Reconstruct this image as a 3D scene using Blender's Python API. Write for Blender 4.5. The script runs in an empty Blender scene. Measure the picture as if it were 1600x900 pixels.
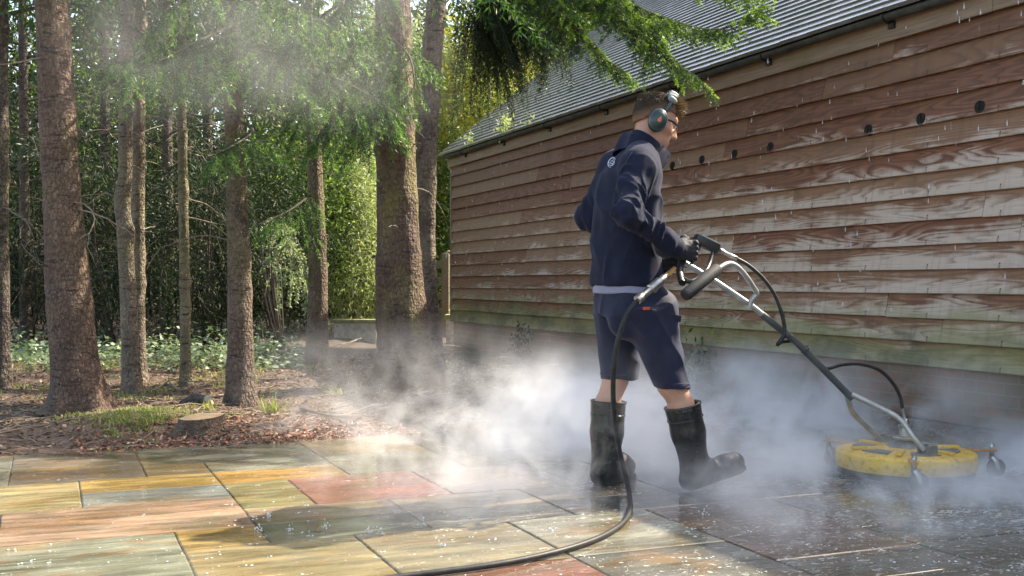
import bpy, bmesh, math, random
import numpy as np
from math import radians as RAD, sin, cos, pi
from mathutils import Vector, Matrix, noise as mnoise
import openvdb

# ------------------------------------------------------------------ camera, sky, sun, exposure
SC = bpy.context.scene
COL = SC.collection
FPX, CAMH, HZ = 1740.0, 0.92, 441.0          # focal length in photo pixels, eye height, horizon row
YAW = RAD(22.5)
SY, CY = sin(YAW), cos(YAW)
cd = bpy.data.cameras.new('camera'); cam = bpy.data.objects.new('camera', cd); COL.objects.link(cam)
cam.location = (0, 0, CAMH); cam.rotation_euler = (pi/2, 0, -YAW)
cd.sensor_width = 36; cd.lens = 36*FPX/1600; cd.shift_y = -(450-HZ)/1600; cd.clip_start = 0.05; cd.clip_end = 3000
SC.camera = cam
SUN_H = Vector((0.993, 0.12)).normalized(); SUN_EL = RAD(41.4)
sunv = Vector((SUN_H.x*cos(SUN_EL), SUN_H.y*cos(SUN_EL), sin(SUN_EL)))
W = bpy.data.worlds.new('World'); SC.world = W; W.use_nodes = True
wn = W.node_tree.nodes; wl = W.node_tree.links
sky = wn.new('ShaderNodeTexSky'); sky.sky_type = 'NISHITA'; sky.sun_disc = False
sky.sun_elevation = SUN_EL; sky.sun_rotation = math.atan2(SUN_H.x, SUN_H.y)
sky.air_density = 1.0; sky.dust_density = 2.5; sky.ozone_density = 1.0
bg = wn['Background']; wl.new(sky.outputs[0], bg.inputs[0]); bg.inputs[1].default_value = 0.15
sl = bpy.data.lights.new('sun', 'SUN'); sl.energy = 3.5; sl.angle = RAD(0.55); sl.color = (1.0, 0.955, 0.88)
sun = bpy.data.objects.new('sun', sl); COL.objects.link(sun)
sun.rotation_euler = sunv.to_track_quat('Z', 'Y').to_euler()
SC.view_settings.view_transform = 'Standard'; SC.view_settings.look = 'None'
SC.view_settings.gamma = 1; SC.view_settings.use_curve_mapping = False
SC.view_settings.exposure = 1.9
SC.view_settings.use_white_balance = True; SC.view_settings.white_balance_temperature = 7500; SC.view_settings.white_balance_tint = 9
SC.cycles.use_denoising = True
SC.cycles.max_bounces = 10; SC.cycles.diffuse_bounces = 3; SC.cycles.glossy_bounces = 3
SC.cycles.transmission_bounces = 4; SC.cycles.transparent_max_bounces = 8; SC.cycles.volume_bounces = 4
SC.cycles.volume_step_rate = 1.0; SC.cycles.volume_max_steps = 256
SC.cycles.sample_clamp_indirect = 8

# ------------------------------------------------------------------ helpers
rng = np.random.default_rng(7); random.seed(7)
def G(px, py, z=0.0):
    d = (CAMH-z)*FPX/(py-HZ); u = (px-800)/FPX
    return np.array((d*(u*CY+SY), d*(CY-u*SY), z))
def D(px, py, d):
    u = (px-800)/FPX
    return np.array((d*(u*CY+SY), d*(CY-u*SY), CAMH+(HZ-py)/FPX*d))
def M(px, py, Y):
    u = (px-800)/FPX
    X = Y*(SY+CY*u)/(CY-SY*u)
    d = X*SY+Y*CY
    return np.array((X, Y, CAMH+(HZ-py)/FPX*d))
ORG = {}
def tag(o, label=None, cat=None, group=None, kind=None):
    if label: o['label'] = label
    if cat: o['category'] = cat
    if group: o['group'] = group
    if kind: o['kind'] = kind
    return o
def thing(name, label, cat, loc, group=None):
    o = bpy.data.objects.new(name, None); COL.objects.link(o); o.empty_display_size = .1
    o.location = tuple(map(float, loc)); ORG[o] = np.array(loc, float)
    return tag(o, label, cat, group)
def make(name, V, F, mat, parent=None, smooth=False, attrs=None, cols=None, base=None):
    """V (n,3) world verts, F list of face index lists or an (m,k) array."""
    V = np.asarray(V, float).reshape(-1, 3)
    if parent is not None: org = ORG[parent]
    elif base is not None: org = np.array(base, float)
    else: org = np.array((V[:, 0].mean(), V[:, 1].mean(), V[:, 2].min()))
    me = bpy.data.meshes.new(name)
    if isinstance(F, np.ndarray):
        m, k = F.shape
        me.vertices.add(len(V)); me.vertices.foreach_set('co', (V-org).astype(np.float32).ravel())
        me.loops.add(m*k); me.loops.foreach_set('vertex_index', F.astype(np.int32).ravel())
        me.polygons.add(m); me.polygons.foreach_set('loop_start', (np.arange(m)*k).astype(np.int32))
        me.update(calc_edges=True)
    else:
        me.from_pydata((V-org).tolist(), [], [list(map(int, f)) for f in F]); me.update()
    if smooth: me.polygons.foreach_set('use_smooth', np.ones(len(me.polygons), bool))
    for k, a in (attrs or {}).items():
        at = me.attributes.new(k, 'FLOAT', 'POINT'); at.data.foreach_set('value', np.asarray(a, np.float32))
    for k, a in (cols or {}).items():
        at = me.attributes.new(k, 'FLOAT_COLOR', 'POINT'); at.data.foreach_set('color', np.asarray(a, np.float32).ravel())
    me.materials.append(mat)
    o = bpy.data.objects.new(name, me); COL.objects.link(o)
    if parent is not None: o.parent = parent
    else: o.location = tuple(org)
    ORG[o] = org
    return o
class MB:
    """collects shapes for one mesh"""
    def __init__(s): s.V = []; s.F = []; s.n = 0
    def add(s, V, F):
        V = np.asarray(V, float); s.V.append(V); s.F += [[i+s.n for i in f] for f in F]; s.n += len(V); return s
    def box(s, c, size, R=None, bev=0.0):
        sx, sy, sz = [x/2 for x in size]
        bm = bmesh.new(); bmesh.ops.create_cube(bm, size=1)
        for v in bm.verts: v.co = Vector((v.co.x*2*sx, v.co.y*2*sy, v.co.z*2*sz))
        if bev: bmesh.ops.bevel(bm, geom=list(bm.edges), offset=bev, segments=2, affect='EDGES', profile=.6)
        bm.verts.ensure_lookup_table(); bm.verts.index_update()
        V = np.array([v.co[:] for v in bm.verts]); F = [[v.index for v in f.verts] for f in bm.faces]; bm.free()
        if R is not None: V = V@np.array(R).T
        return s.add(V+np.array(c), F)
    def tube(s, pts, r, n=10, caps=True, flat=1.0, up=(0, 0, 1)):
        pts = np.asarray(pts, float); m = len(pts)
        r = np.broadcast_to(np.asarray(r, float), (m,))
        T = np.gradient(pts, axis=0); T /= np.linalg.norm(T, axis=1)[:, None]+1e-9
        u = np.array(up, float); V = []
        u = u-T[0]*(u@T[0])
        if np.linalg.norm(u) < 1e-3: u = np.array((1., 0, 0)); u = u-T[0]*(u@T[0])
        for i in range(m):
            u = u-T[i]*(u@T[i]); u /= np.linalg.norm(u); w = np.cross(T[i], u)
            for k in range(n):
                a = 2*pi*k/n
                V.append(pts[i]+r[i]*(cos(a)*u+flat*sin(a)*w))
        F = [[i*n+k, i*n+(k+1) % n, (i+1)*n+(k+1) % n, (i+1)*n+k] for i in range(m-1) for k in range(n)]
        if caps: F += [list(range(n))[::-1], [(m-1)*n+k for k in range(n)]]
        return s.add(V, F)
    def lathe(s, c, prof, n=32, axis=None):
        """prof: (radius, height) pairs, turned about axis through c"""
        ax = np.array((0, 0, 1.)) if axis is None else np.array(axis, float)/np.linalg.norm(axis)
        u = np.cross(ax, (0, 1, 0.02)); u /= np.linalg.norm(u); w = np.cross(ax, u); V = []
        for r, h in prof:
            for k in range(n):
                a = 2*pi*k/n; V.append(np.array(c)+ax*h+r*(cos(a)*u+sin(a)*w))
        m = len(prof)
        F = [[i*n+k, i*n+(k+1) % n, (i+1)*n+(k+1) % n, (i+1)*n+k] for i in range(m-1) for k in range(n)]
        F += [list(range(n))[::-1], [(m-1)*n+k for k in range(n)]]
        return s.add(V, F)
    def obj(s, name, mat, parent=None, smooth=False, base=None):
        V = np.concatenate(s.V); o = make(name, V, s.F, mat, parent, False, base=base)
        bm = bmesh.new(); bm.from_mesh(o.data); bmesh.ops.recalc_face_normals(bm, faces=list(bm.faces)); bm.to_mesh(o.data); bm.free()
        if smooth:
            o.data.polygons.foreach_set('use_smooth', np.ones(len(o.data.polygons), bool))
            o.data.set_sharp_from_angle(angle=RAD(45))
        return o
def spline(P, n=8):
    P = [np.array(p, float) for p in P]; Q = [2*P[0]-P[1]]+P+[2*P[-1]-P[-2]]; out = []
    for i in range(1, len(Q)-2):
        for k in range(n):
            t = k/n; a, b, c, d = Q[i-1], Q[i], Q[i+1], Q[i+2]
            out.append(.5*((2*b)+(c-a)*t+(2*a-5*b+4*c-d)*t*t+(3*b-a-3*c+d)*t**3))
    out.append(Q[-2]); return np.array(out)

# ------------------------------------------------------------------ node helper
class NT:
    def __init__(s, name):
        s.m = bpy.data.materials.new(name); s.m.use_nodes = True; s.t = s.m.node_tree
        s.b = s.t.nodes['Principled BSDF']; s.out = s.t.nodes['Material Output']
    def set(s, node, key, v):
        sock = node.inputs[key]
        if isinstance(v, bpy.types.NodeSocket): s.t.links.new(v, sock)
        elif isinstance(v, (tuple, list)) and sock.type == 'RGBA' and len(v) == 3: sock.default_value = (*v, 1)
        elif sock.type == 'RGBA' and not hasattr(v, '__len__'): sock.default_value = (v, v, v, 1)
        else: sock.default_value = v
    def n(s, typ, ins=None, **props):
        nd = s.t.nodes.new('ShaderNode'+typ)
        for k, v in props.items(): setattr(nd, k, v)
        for k, v in (ins or {}).items(): s.set(nd, k, v)
        return nd
    def obj(s): return s.n('TexCoord').outputs['Object']
    def mapped(s, scale, loc=(0, 0, 0), rot=(0, 0, 0), src=None):
        return s.n('Mapping', {'Vector': src or s.obj(), 'Scale': scale, 'Location': loc, 'Rotation': rot}).outputs[0]
    def noise(s, vec, scale, detail=4, rough=.55, dist=0.0, col=False):
        nd = s.n('TexNoise', {'Vector': vec, 'Scale': scale, 'Detail': detail, 'Roughness': rough, 'Distortion': dist})
        return nd.outputs[1 if col else 0]
    def ramp(s, fac, stops, interp='LINEAR'):
        nd = s.n('ValToRGB', {'Fac': fac}); cr = nd.color_ramp; cr.interpolation = interp
        while len(cr.elements) > 1: cr.elements.remove(cr.elements[-1])
        for i, (p, c) in enumerate(stops):
            e = cr.elements[0] if i == 0 else cr.elements.new(p)
            e.position = p; c = (c, c, c) if not isinstance(c, (tuple, list)) else c; e.color = (*c[:3], 1)
        return nd.outputs[0]
    def mix(s, fac, a, b, blend='MIX'):
        nd = s.n('Mix', data_type='RGBA', blend_type=blend); s.set(nd, 0, fac); s.set(nd, 6, a); s.set(nd, 7, b); return nd.outputs[2]
    def math(s, op, a, b=0.0, clamp=False):
        nd = s.n('Math', operation=op, use_clamp=clamp); s.set(nd, 0, a); s.set(nd, 1, b); return nd.outputs[0]
    def attr(s, name, out='Fac'): return s.n('Attribute', attribute_name=name).outputs[out]
    def bump(s, h, strength=.4, dist=.01):
        s.set(s.b, 'Normal', s.n('Bump', {'Height': h, 'Strength': strength, 'Distance': dist}).outputs[0]); return s
    def base(s, c, rough=.6, metal=0.0, spec=None):
        s.set(s.b, 'Base Color', c); s.set(s.b, 'Roughness', rough); s.set(s.b, 'Metallic', metal)
        if spec is not None: s.set(s.b, 'Specular IOR Level', spec)
        return s
def simple(name, c, rough=.5, metal=0.0, var=.25, scale=18, bump=.0, spec=None, c2=None, fine=None):
    t = NT(name); n1 = t.noise(t.obj(), scale, 5, .6)
    c2 = c2 or tuple(x*(1-var) for x in c)
    t.base(t.mix(t.ramp(n1, [(.35, 0), (.65, 1)]), c, c2), rough, metal, spec)
    t.set(t.b, 'Roughness', t.math('ADD', rough-.08, t.math('MULTIPLY', t.noise(t.obj(), scale*2.3, 3), .16)))
    if bump: t.bump(t.noise(t.obj(), fine or scale*12, 4, .6), bump, .003)
    return t.m

# ------------------------------------------------------------------ materials of the setting
def mat_patio():
    t = NT('wet_sandstone'); col = t.attr('Col', 'Color'); o = t.obj()
    rnd = t.attr('slab')
    off = t.n('VectorMath', {0: o}, operation='ADD'); t.set(off, 1, t.n('CombineXYZ', {'X': t.math('MULTIPLY', rnd, 31.0), 'Y': t.math('MULTIPLY', rnd, 17.0)}).outputs[0])
    v = off.outputs[0]
    band = t.noise(t.mapped((1.1, 9, 1), src=v), 2.2, 6, .62, .6)
    c = t.mix(t.ramp(band, [(.32, 0), (.66, 1)]), col, t.mix(.72, col, (.085, .085, .055)))
    iron = t.noise(t.mapped((1, 2.3, 1), src=v), 2.4, 4, .6, .8)
    c = t.mix(t.math('MULTIPLY', t.ramp(iron, [(.53, 0), (.68, 1)]), .5), c, (.38, .21, .07))
    pale = t.noise(t.mapped((1, 3, 1), (5, 2, 0), src=v), 1.9, 5, .6, .5)
    c = t.mix(t.math('MULTIPLY', t.ramp(pale, [(.55, 0), (.72, 1)]), .35), c, (.42, .42, .34))
    alg = t.noise(o, 1.3, 6, .65)
    c = t.mix(t.math('MULTIPLY', t.ramp(alg, [(.54, 0), (.76, 1)]), .5), c, (.12, .115, .05))
    fine = t.noise(o, 60, 4, .7)
    c = t.mix(t.math('MULTIPLY', fine, .35), c, t.mix(.5, c, (.08, .075, .06)))
    # flecks of foam and scum left by the wash water
    pos = t.n('SeparateXYZ', {0: t.n('NewGeometry').outputs['Position']})
    f1 = t.noise(t.mapped((9, 14, 1)), 3.2, 3, .7, 1.2)
    zone = t.noise(o, 1.6, 3, .6)
    near = t.n('MapRange', {0: pos.outputs[0], 1: .6, 2: 3.4, 3: -.015, 4: .10}).outputs[0]
    fz = t.math('ADD', t.math('ADD', f1, t.math('MULTIPLY', zone, .22)), near)
    foam = t.ramp(fz, [(.775, 0), (.80, 1)])
    c = t.mix(t.math('MULTIPLY', foam, .8), c, (.74, .75, .72))
    wet = t.noise(t.mapped((1, 1.8, 1)), 1.5, 4, .55)
    wr = t.n('MapRange', {0: pos.outputs[0], 1: .3, 2: 2.6, 3: .04, 4: .12}).outputs[0]
    film = t.ramp(t.math('ADD', wet, wr), [(.45, 0), (.62, 1)])
    c = t.mix(t.math('MULTIPLY', film, .6), c, t.mix(.55, c, (.02, .02, .016)))
    c = t.n('Gamma', {0: c, 1: 1.16}).outputs[0]
    t.base(c, .4, 0, .5)
    t.set(t.b, 'Roughness', t.mix(film, t.mix(foam, .32, .6), .06))
    riv = t.math('ADD', t.math('MULTIPLY', t.noise(t.mapped((1, 3, 1), src=v), 7, 6, .6, .4), 1.0), t.math('MULTIPLY', fine, .12))
    h = t.mix(film, riv, t.math('MULTIPLY', t.noise(o, 26, 2, .5), .12))
    t.bump(t.math('ADD', h, t.math('MULTIPLY', foam, .3)), .55, .012)
    return t.m
def mat_soil():
    t = NT('woodland_floor'); o = t.obj()
    a = t.noise(o, 1.1, 6, .6); b = t.noise(t.mapped((22, 60, 20), rot=(0, 0, .5)), 1.0, 5, .7, 2.0); b2 = t.noise(t.mapped((70, 20, 20), rot=(0, 0, -.3)), 1.0, 5, .7, 2.0)
    c = t.mix(t.ramp(a, [(.35, 0), (.65, 1)]), (.115, .07, .048), (.175, .112, .078))
    c = t.mix(t.ramp(b, [(.52, 0), (.66, 1)]), c, (.38, .27, .18))
    c = t.mix(t.ramp(b2, [(.55, 0), (.68, 1)]), c, (.07, .042, .03))
    g = t.noise(o, .8, 5, .6)
    c = t.mix(t.math('MULTIPLY', t.ramp(g, [(.55, 0), (.68, 1)]), .5), c, (.085, .10, .03))
    px = t.n('SeparateXYZ', {0: t.n('NewGeometry').outputs['Position']})
    xdark = t.n('MapRange', {0: px.outputs[0], 1: 1.7, 2: 2.9, 3: 0, 4: .6}).outputs[0]  # floor colour gets darker towards the barn side
    c = t.mix(xdark, c, (.055, .045, .036))
    t.base(c, .85); t.bump(t.math('ADD', b, b2), .9, .03)
    return t.m
def mat_boards():
    t = NT('weathered_boards'); o = t.obj(); bv = t.attr('bv'); br = t.attr('br')
    off = t.n('VectorMath', {0: o}, operation='ADD'); t.set(off, 1, t.n('CombineXYZ', {'Y': t.math('MULTIPLY', br, 53.0), 'Z': t.math('MULTIPLY', br, 9.0)}).outputs[0])
    v = off.outputs[0]
    low = t.noise(t.mapped((0, .55, 6.0), src=v), 1.0, 2, .45, .35)
    ring = t.math('FRACT', t.math('MULTIPLY', low, 17.0))
    ring = t.ramp(ring, [(0, .1), (.55, 1), (.85, .85), (1, .1)])
    fib = t.noise(t.mapped((1, 3.5, 150), src=v), 1.0, 4, .65)
    blot = t.noise(t.mapped((1, 1.2, 3.5), src=v), 1.3, 6, .66)
    c = t.mix(ring, (.105, .040, .024), (.295, .118, .064))
    c = t.mix(t.math('MULTIPLY', fib, .55), c, (.13, .07, .045))
    c = t.mix(t.math('MULTIPLY', t.ramp(br, [(0, 0), (1, 1)]), .6), c, (.38, .25, .155))
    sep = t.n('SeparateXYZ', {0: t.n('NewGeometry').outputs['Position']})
    shel = t.n('MapRange', {0: sep.outputs[2], 1: 1.7, 2: 2.5, 3: 0, 4: .5}).outputs[0]  # boards turn darker brown towards the top of the wall
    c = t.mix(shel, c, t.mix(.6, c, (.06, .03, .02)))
    # rain-bleached lower halves, strongest on the open end of the wall and lower down
    yw = t.n('MapRange', {0: sep.outputs[1], 1: 13.5, 2: 5.5, 3: -.36, 4: .0}).outputs[0]
    zw = t.n('MapRange', {0: sep.outputs[2], 1: 2.3, 2: 1.45, 3: -.42, 4: .05}).outputs[0]
    k = t.math('SUBTRACT', t.math('ADD', t.math('ADD', yw, zw), t.math('MULTIPLY', blot, 1.55)), t.math('MULTIPLY', bv, .62))
    k = t.math('ADD', k, t.math('ADD', t.math('MULTIPLY', t.math('SUBTRACT', ring, .6), .22), t.math('MULTIPLY', t.math('SUBTRACT', fib, .5), .5)))
    pale = t.ramp(k, [(.34, 0), (.64, 1)])
    c = t.mix(t.math('MULTIPLY', pale, .8), c, t.mix(t.math('MULTIPLY', fib, .8), (.70, .59, .50), (.36, .25, .18)))
    scr = t.noise(t.mapped((1, 9, 5), rot=(.9, 0, 0), src=v), 1.0, 5, .75, 1.0)
    c = t.mix(t.math('MULTIPLY', t.ramp(scr, [(.62, 0), (.72, 1)]), .4), c, (.48, .42, .37))
    drip = t.noise(t.mapped((1, 14, .6)), 1.0, 4, .6)
    c = t.mix(t.math('MULTIPLY', t.ramp(drip, [(.52, 0), (.7, 1)]), .28), c, (.085, .05, .034))
    za = t.n('MapRange', {0: sep.outputs[2], 1: 1.05, 2: .42, 3: -.22, 4: .40}).outputs[0]
    al = t.math('SUBTRACT', t.math('ADD', za, t.noise(t.mapped((1, .8, 2.5)), 1.7, 6, .65)), t.math('MULTIPLY', bv, .22))
    c = t.mix(t.math('MULTIPLY', t.ramp(al, [(.46, 0), (.68, 1)]), .68), c, (.20, .195, .07))
    dk = t.noise(t.mapped((1, 1, 2), (3, 3, 3)), 2.1, 5, .6)
    c = t.mix(t.math('MULTIPLY', t.ramp(t.math('ADD', dk, t.math('MULTIPLY', za, .6)), [(.66, 0), (.82, 1)]), .6), c, (.06, .06, .03))
    ny = t.math('ABSOLUTE', t.math('SUBTRACT', t.math('FRACT', t.math('MULTIPLY', t.math('ADD', sep.outputs[1], t.math('MULTIPLY', br, .03)), 1.64)), .5))
    nb = t.math('ABSOLUTE', t.math('SUBTRACT', bv, .2))
    nail = t.math('MULTIPLY', t.math('LESS_THAN', ny, .007), t.math('LESS_THAN', nb, .028))
    rust = t.math('MULTIPLY', t.ramp(ny, [(.004, 1), (.016, 0)]), t.math('MULTIPLY', t.math('LESS_THAN', bv, .2), .55))
    c = t.mix(rust, c, (.05, .035, .03)); c = t.mix(nail, c, (.02, .017, .016))
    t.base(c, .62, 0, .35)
    t.bump(t.math('ADD', t.math('MULTIPLY', fib, .7), t.math('MULTIPLY', ring, .5)), .5, .006)
    return t.m
def mat_timber(name, c1, c2, green=.3, axis='Y'):
    t = NT(name); o = t.obj()
    sc = {'Y': (30, 1.5, 30), 'Z': (30, 30, 1.5), 'X': (1.5, 30, 30)}[axis]
    g = t.noise(t.mapped(sc), 1.5, 5, .65, .5); b = t.noise(o, 2.0, 5, .6)
    c = t.mix(t.ramp(g, [(.35, 0), (.65, 1)]), c1, c2)
    c = t.mix(t.math('MULTIPLY', t.ramp(b, [(.5, 0), (.7, 1)]), green), c, (.13, .14, .045))
    t.base(c, .65); t.bump(g, .4, .006); return t.m
def mat_tiles():
    t = NT('clay_tiles'); o = t.obj(); r = t.attr('tr')
    n = t.noise(o, 3.0, 6, .65); f = t.noise(o, 55, 4, .65)
    c = t.mix(r, (.15, .14, .13), (.24, .22, .20)); c = t.mix(t.ramp(n, [(.45, 0), (.7, 1)]), c, (.14, .145, .10))
    c = t.mix(t.math('MULTIPLY', t.ramp(f, [(.55, 0), (.7, 1)]), .5), c, (.26, .25, .22))
    t.base(c, .34, 0, .6); t.set(t.b, 'Roughness', t.math('ADD', .14, t.math('MULTIPLY', f, .22)))
    t.bump(f, .25, .004); return t.m
def mat_brick():
    t = NT('old_brick'); br = t.n('TexBrick', {'Vector': t.mapped((1, 1, 1), rot=(0, 0, 0), src=t.n('CombineXYZ', {'X': t.n('SeparateXYZ', {0: t.obj()}).outputs[1], 'Y': t.n('SeparateXYZ', {0: t.obj()}).outputs[2]}).outputs[0]),
        'Scale': 1.0, 'Mortar Size': .006, 'Mortar Smooth': .2, 'Bias': 0.0, 'Brick Width': .225, 'Row Height': .075, 'Color1': (.29, .13, .075, 1), 'Color2': (.20, .125, .08, 1), 'Mortar': (.22, .19, .15, 1)})
    n = t.noise(t.obj(), 2.6, 6, .65); f = t.noise(t.obj(), 70, 4, .6)
    c = t.mix(t.math('MULTIPLY', t.ramp(n, [(.45, 0), (.7, 1)]), .5), br.outputs[0], (.11, .10, .055))
    c = t.mix(t.math('MULTIPLY', f, .4), c, (.07, .06, .045))
    t.base(c, .8); t.bump(t.math('ADD', t.math('MULTIPLY', br.outputs[1], -1.0), t.math('MULTIPLY', f, .3)), .6, .01); return t.m
def mat_bark(name, c1, c2, moss=.2, scale=1.0):
    t = NT(name); o = t.obj()
    big = t.noise(t.mapped((1, 1, .45)), 5*scale, 6, .65); fl = t.n('TexVoronoi', {'Vector': t.mapped((1, 1, .55)), 'Scale': 46*scale}).outputs[0]
    sc = t.noise(t.mapped((5, 5, 26)), 1.6, 3, .6, .6); sp = t.noise(t.mapped((26, 26, 14)), 2.0, 3, .6)
    c = t.mix(t.ramp(big, [(.38, 0), (.62, 1)]), c1, c2)
    ck = t.n('TexVoronoi', {'Vector': t.n('VectorMath', {0: t.mapped((1, 1, .42)), 1: t.n('VectorMath', {0: t.noise(o, 9, 3, col=True), 1: (.06, .06, .06)}, operation='MULTIPLY').outputs[0]}, operation='ADD').outputs[0], 'Scale': 36*scale}, feature='DISTANCE_TO_EDGE').outputs[0]
    crk = t.ramp(ck, [(.0, 1), (.07, 0)])
    c = t.mix(t.math('MULTIPLY', crk, .28), c, tuple(x*.3 for x in c1))
    c = t.mix(t.math('MULTIPLY', t.ramp(fl, [(0, 1), (.25, 0)]), .35), c, tuple(x*.45 for x in c1))
    c = t.mix(t.math('MULTIPLY', t.ramp(sc, [(.58, 0), (.67, 1)]), .9), c, (.02, .016, .014))
    blk = t.noise(t.mapped((2.2, 2.2, 3.2), (1, 2, 3)), 2.4, 5, .65, .5)
    c = t.mix(t.math('MULTIPLY', t.ramp(blk, [(.56, 0), (.68, 1)]), .7), c, tuple(x*.22 for x in c1))
    c = t.mix(t.math('MULTIPLY', t.ramp(sp, [(.66, 0), (.72, 1)]), .75), c, (.34, .33, .29))
    g = t.noise(t.mapped((1, 1, .5), (4, 1, 0)), 2.6, 5, .6)
    c = t.mix(t.math('MULTIPLY', t.ramp(g, [(.52, 0), (.68, 1)]), moss), c, (.20, .185, .055))
    t.base(c, .82); t.bump(t.math('ADD', t.math('MULTIPLY', fl, .8), t.math('ADD', t.math('MULTIPLY', big, 1.2), t.math('MULTIPLY', t.math('ADD', sc, t.math('MULTIPLY', crk, .55)), -.9))), .9, .025)
    return t.m
def mat_leaf(name, c1, c2, trans=.45, rough=.5, c3=None, p3=.0):
    t = NT(name); r = t.n('NewGeometry').outputs['Random Per Island']
    c = t.mix(r, c1, c2)
    if c3: c = t.mix(t.ramp(t.math('FRACT', t.math('MULTIPLY', r, 7.3)), [(1-p3-.01, 0), (1-p3, 1)]), c, c3)
    t.base(c, rough, 0, .2)
    tr = t.n('BsdfTranslucent', {'Color': t.mix(1.0, c, (1.3, 1.4, .8), 'MULTIPLY')})
    ms = t.n('MixShader', {0: trans, 1: t.b.outputs[0], 2: tr.outputs[0]})
    t.t.links.new(ms.outputs[0], t.out.inputs[0]); return t.m

# ------------------------------------------------------------------ ground
def lin(a, b, n): return np.linspace(a, b, n)
gx = np.concatenate([[-900, -300, -90, -40, -22], lin(-14, 12, 150), [18, 40, 120, 400, 900]])
gy = np.concatenate([[-300, -60, -15, -4], lin(0, 5.9, 12), lin(6.2, 22, 130), lin(23, 40, 24), [60, 140, 400, 1200]])
GX, GY = np.meshgrid(gx, gy, indexing='ij')
def hsoil(x, y):
    h = .012+.035*math.sin(x*1.7+.6)*math.sin(y*1.1)+.05*(mnoise.noise((x*.9, y*.9, 1))) + .022*mnoise.noise((x*4, y*4, 3))+.012*mnoise.noise((x*11, y*11, 5))
    h += .012*max(0, y-8)*.4
    e = min(1, max(0, (y-6.45)/.6)); h = h*e-.012*(1-e)
    w = min(1, max(0, (x-4.2)/.3)) if y < 16.5 else 0
    h = h*(1-w)-.018*w
    if y < 6.42: h = -.075
    return h
GZ = np.vectorize(hsoil)(GX, GY)
nx, ny = GX.shape
idx = np.arange(nx*ny).reshape(nx, ny)
F = np.stack([idx[:-1, :-1], idx[1:, :-1], idx[1:, 1:], idx[:-1, 1:]], -1).reshape(-1, 4)
tag(make('ground', np.stack([GX, GY, GZ], -1).reshape(-1, 3), F, mat_soil(), None, True, base=(0, 0, 0)), kind='structure')

# ------------------------------------------------------------------ patio: random-length sandstone slabs
M_PATIO = mat_patio()
YL = {0: 3.97, 1: 4.27, 2: 4.57, 3: 4.87, 4: 5.2, 5: 5.53, 6: 5.86, 7: 6.16, 8: 6.47}
for j in range(-14, 0): YL[j] = 3.97+.3*j
XL = {k: .12+.3*k for k in range(-14, 18)}; XL[17] = 5.395
KEY = [(-1, 2, 1, 3, (.54, .36, .25)), (0, 2, 3, 4, (.37, .39, .37)), (0, 2, 4, 5, (.54, .37, .13)), (-3, 0, 3, 5, (.48, .39, .20)),
       (-1, 1, 5, 8, (.23, .185, .15)), (-4, -1, 5, 8, (.26, .25, .2)), (1, 2, 5, 6, (.32, .23, .13)), (1, 4, 6, 8, (.23, .21, .15)),
       (2, 4, 5, 6, (.35, .33, .25)), (2, 4, 4, 5, (.54, .32, .09)), (2, 3, 2, 4, (.38, .32, .15)), (3, 5, 2, 4, (.46, .165, .115)),
       (2, 4, 1, 2, (.38, .26, .18)), (4, 6, 1, 2, (.48, .34, .2)), (2, 4, 0, 1, (.24, .23, .15)), (4, 6, 0, 1, (.3, .27, .2)), (1, 2, 0, 1, (.52, .35, .12)),
       (-3, 1, -2, 1, (.36, .37, .28)), (1, 3, -2, 0, (.44, .35, .19)), (3, 5, -2, 0, (.36, .31, .2)), (5, 7, -2, 0, (.44, .42, .34)),
       (4, 6, 6, 8, (.54, .39, .19)), (4, 6, 4, 6, (.34, .32, .24)), (5, 7, 2, 4, (.33, .22, .17)), (3, 5, -4, -2, (.4, .2, .15))]
PAL = [(.27, .23, .19), (.32, .24, .19), (.24, .22, .2), (.33, .29, .24), (.3, .19, .15), (.28, .27, .24), (.36, .30, .22)]
occ = {}
slabs = []
for s in KEY:
    slabs.append(s)
    for i in range(s[0], s[1]):
        for j in range(s[2], s[3]): occ[i, j] = 1
rr = random.Random(5)
for j in range(-12, 8):
    for i in range(-14, 17):
        if (i, j) in occ: continue
        for (w, h) in [rr.choice([(3, 2), (2, 2), (3, 3), (2, 1), (2, 3)]), (2, 1), (1, 2), (1, 1)]:
            if i+w > 17 or j+h > 8: continue
            if all((a, b) not in occ for a in range(i, i+w) for b in range(j, j+h)): break
        else: w = h = 1
        for a in range(i, i+w):
            for b in range(j, j+h): occ[a, b] = 1
        c = rr.choice(PAL); k = rr.uniform(.6, .95); slabs.append((i, i+w, j, j+h, tuple(x*k for x in c)))
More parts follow.
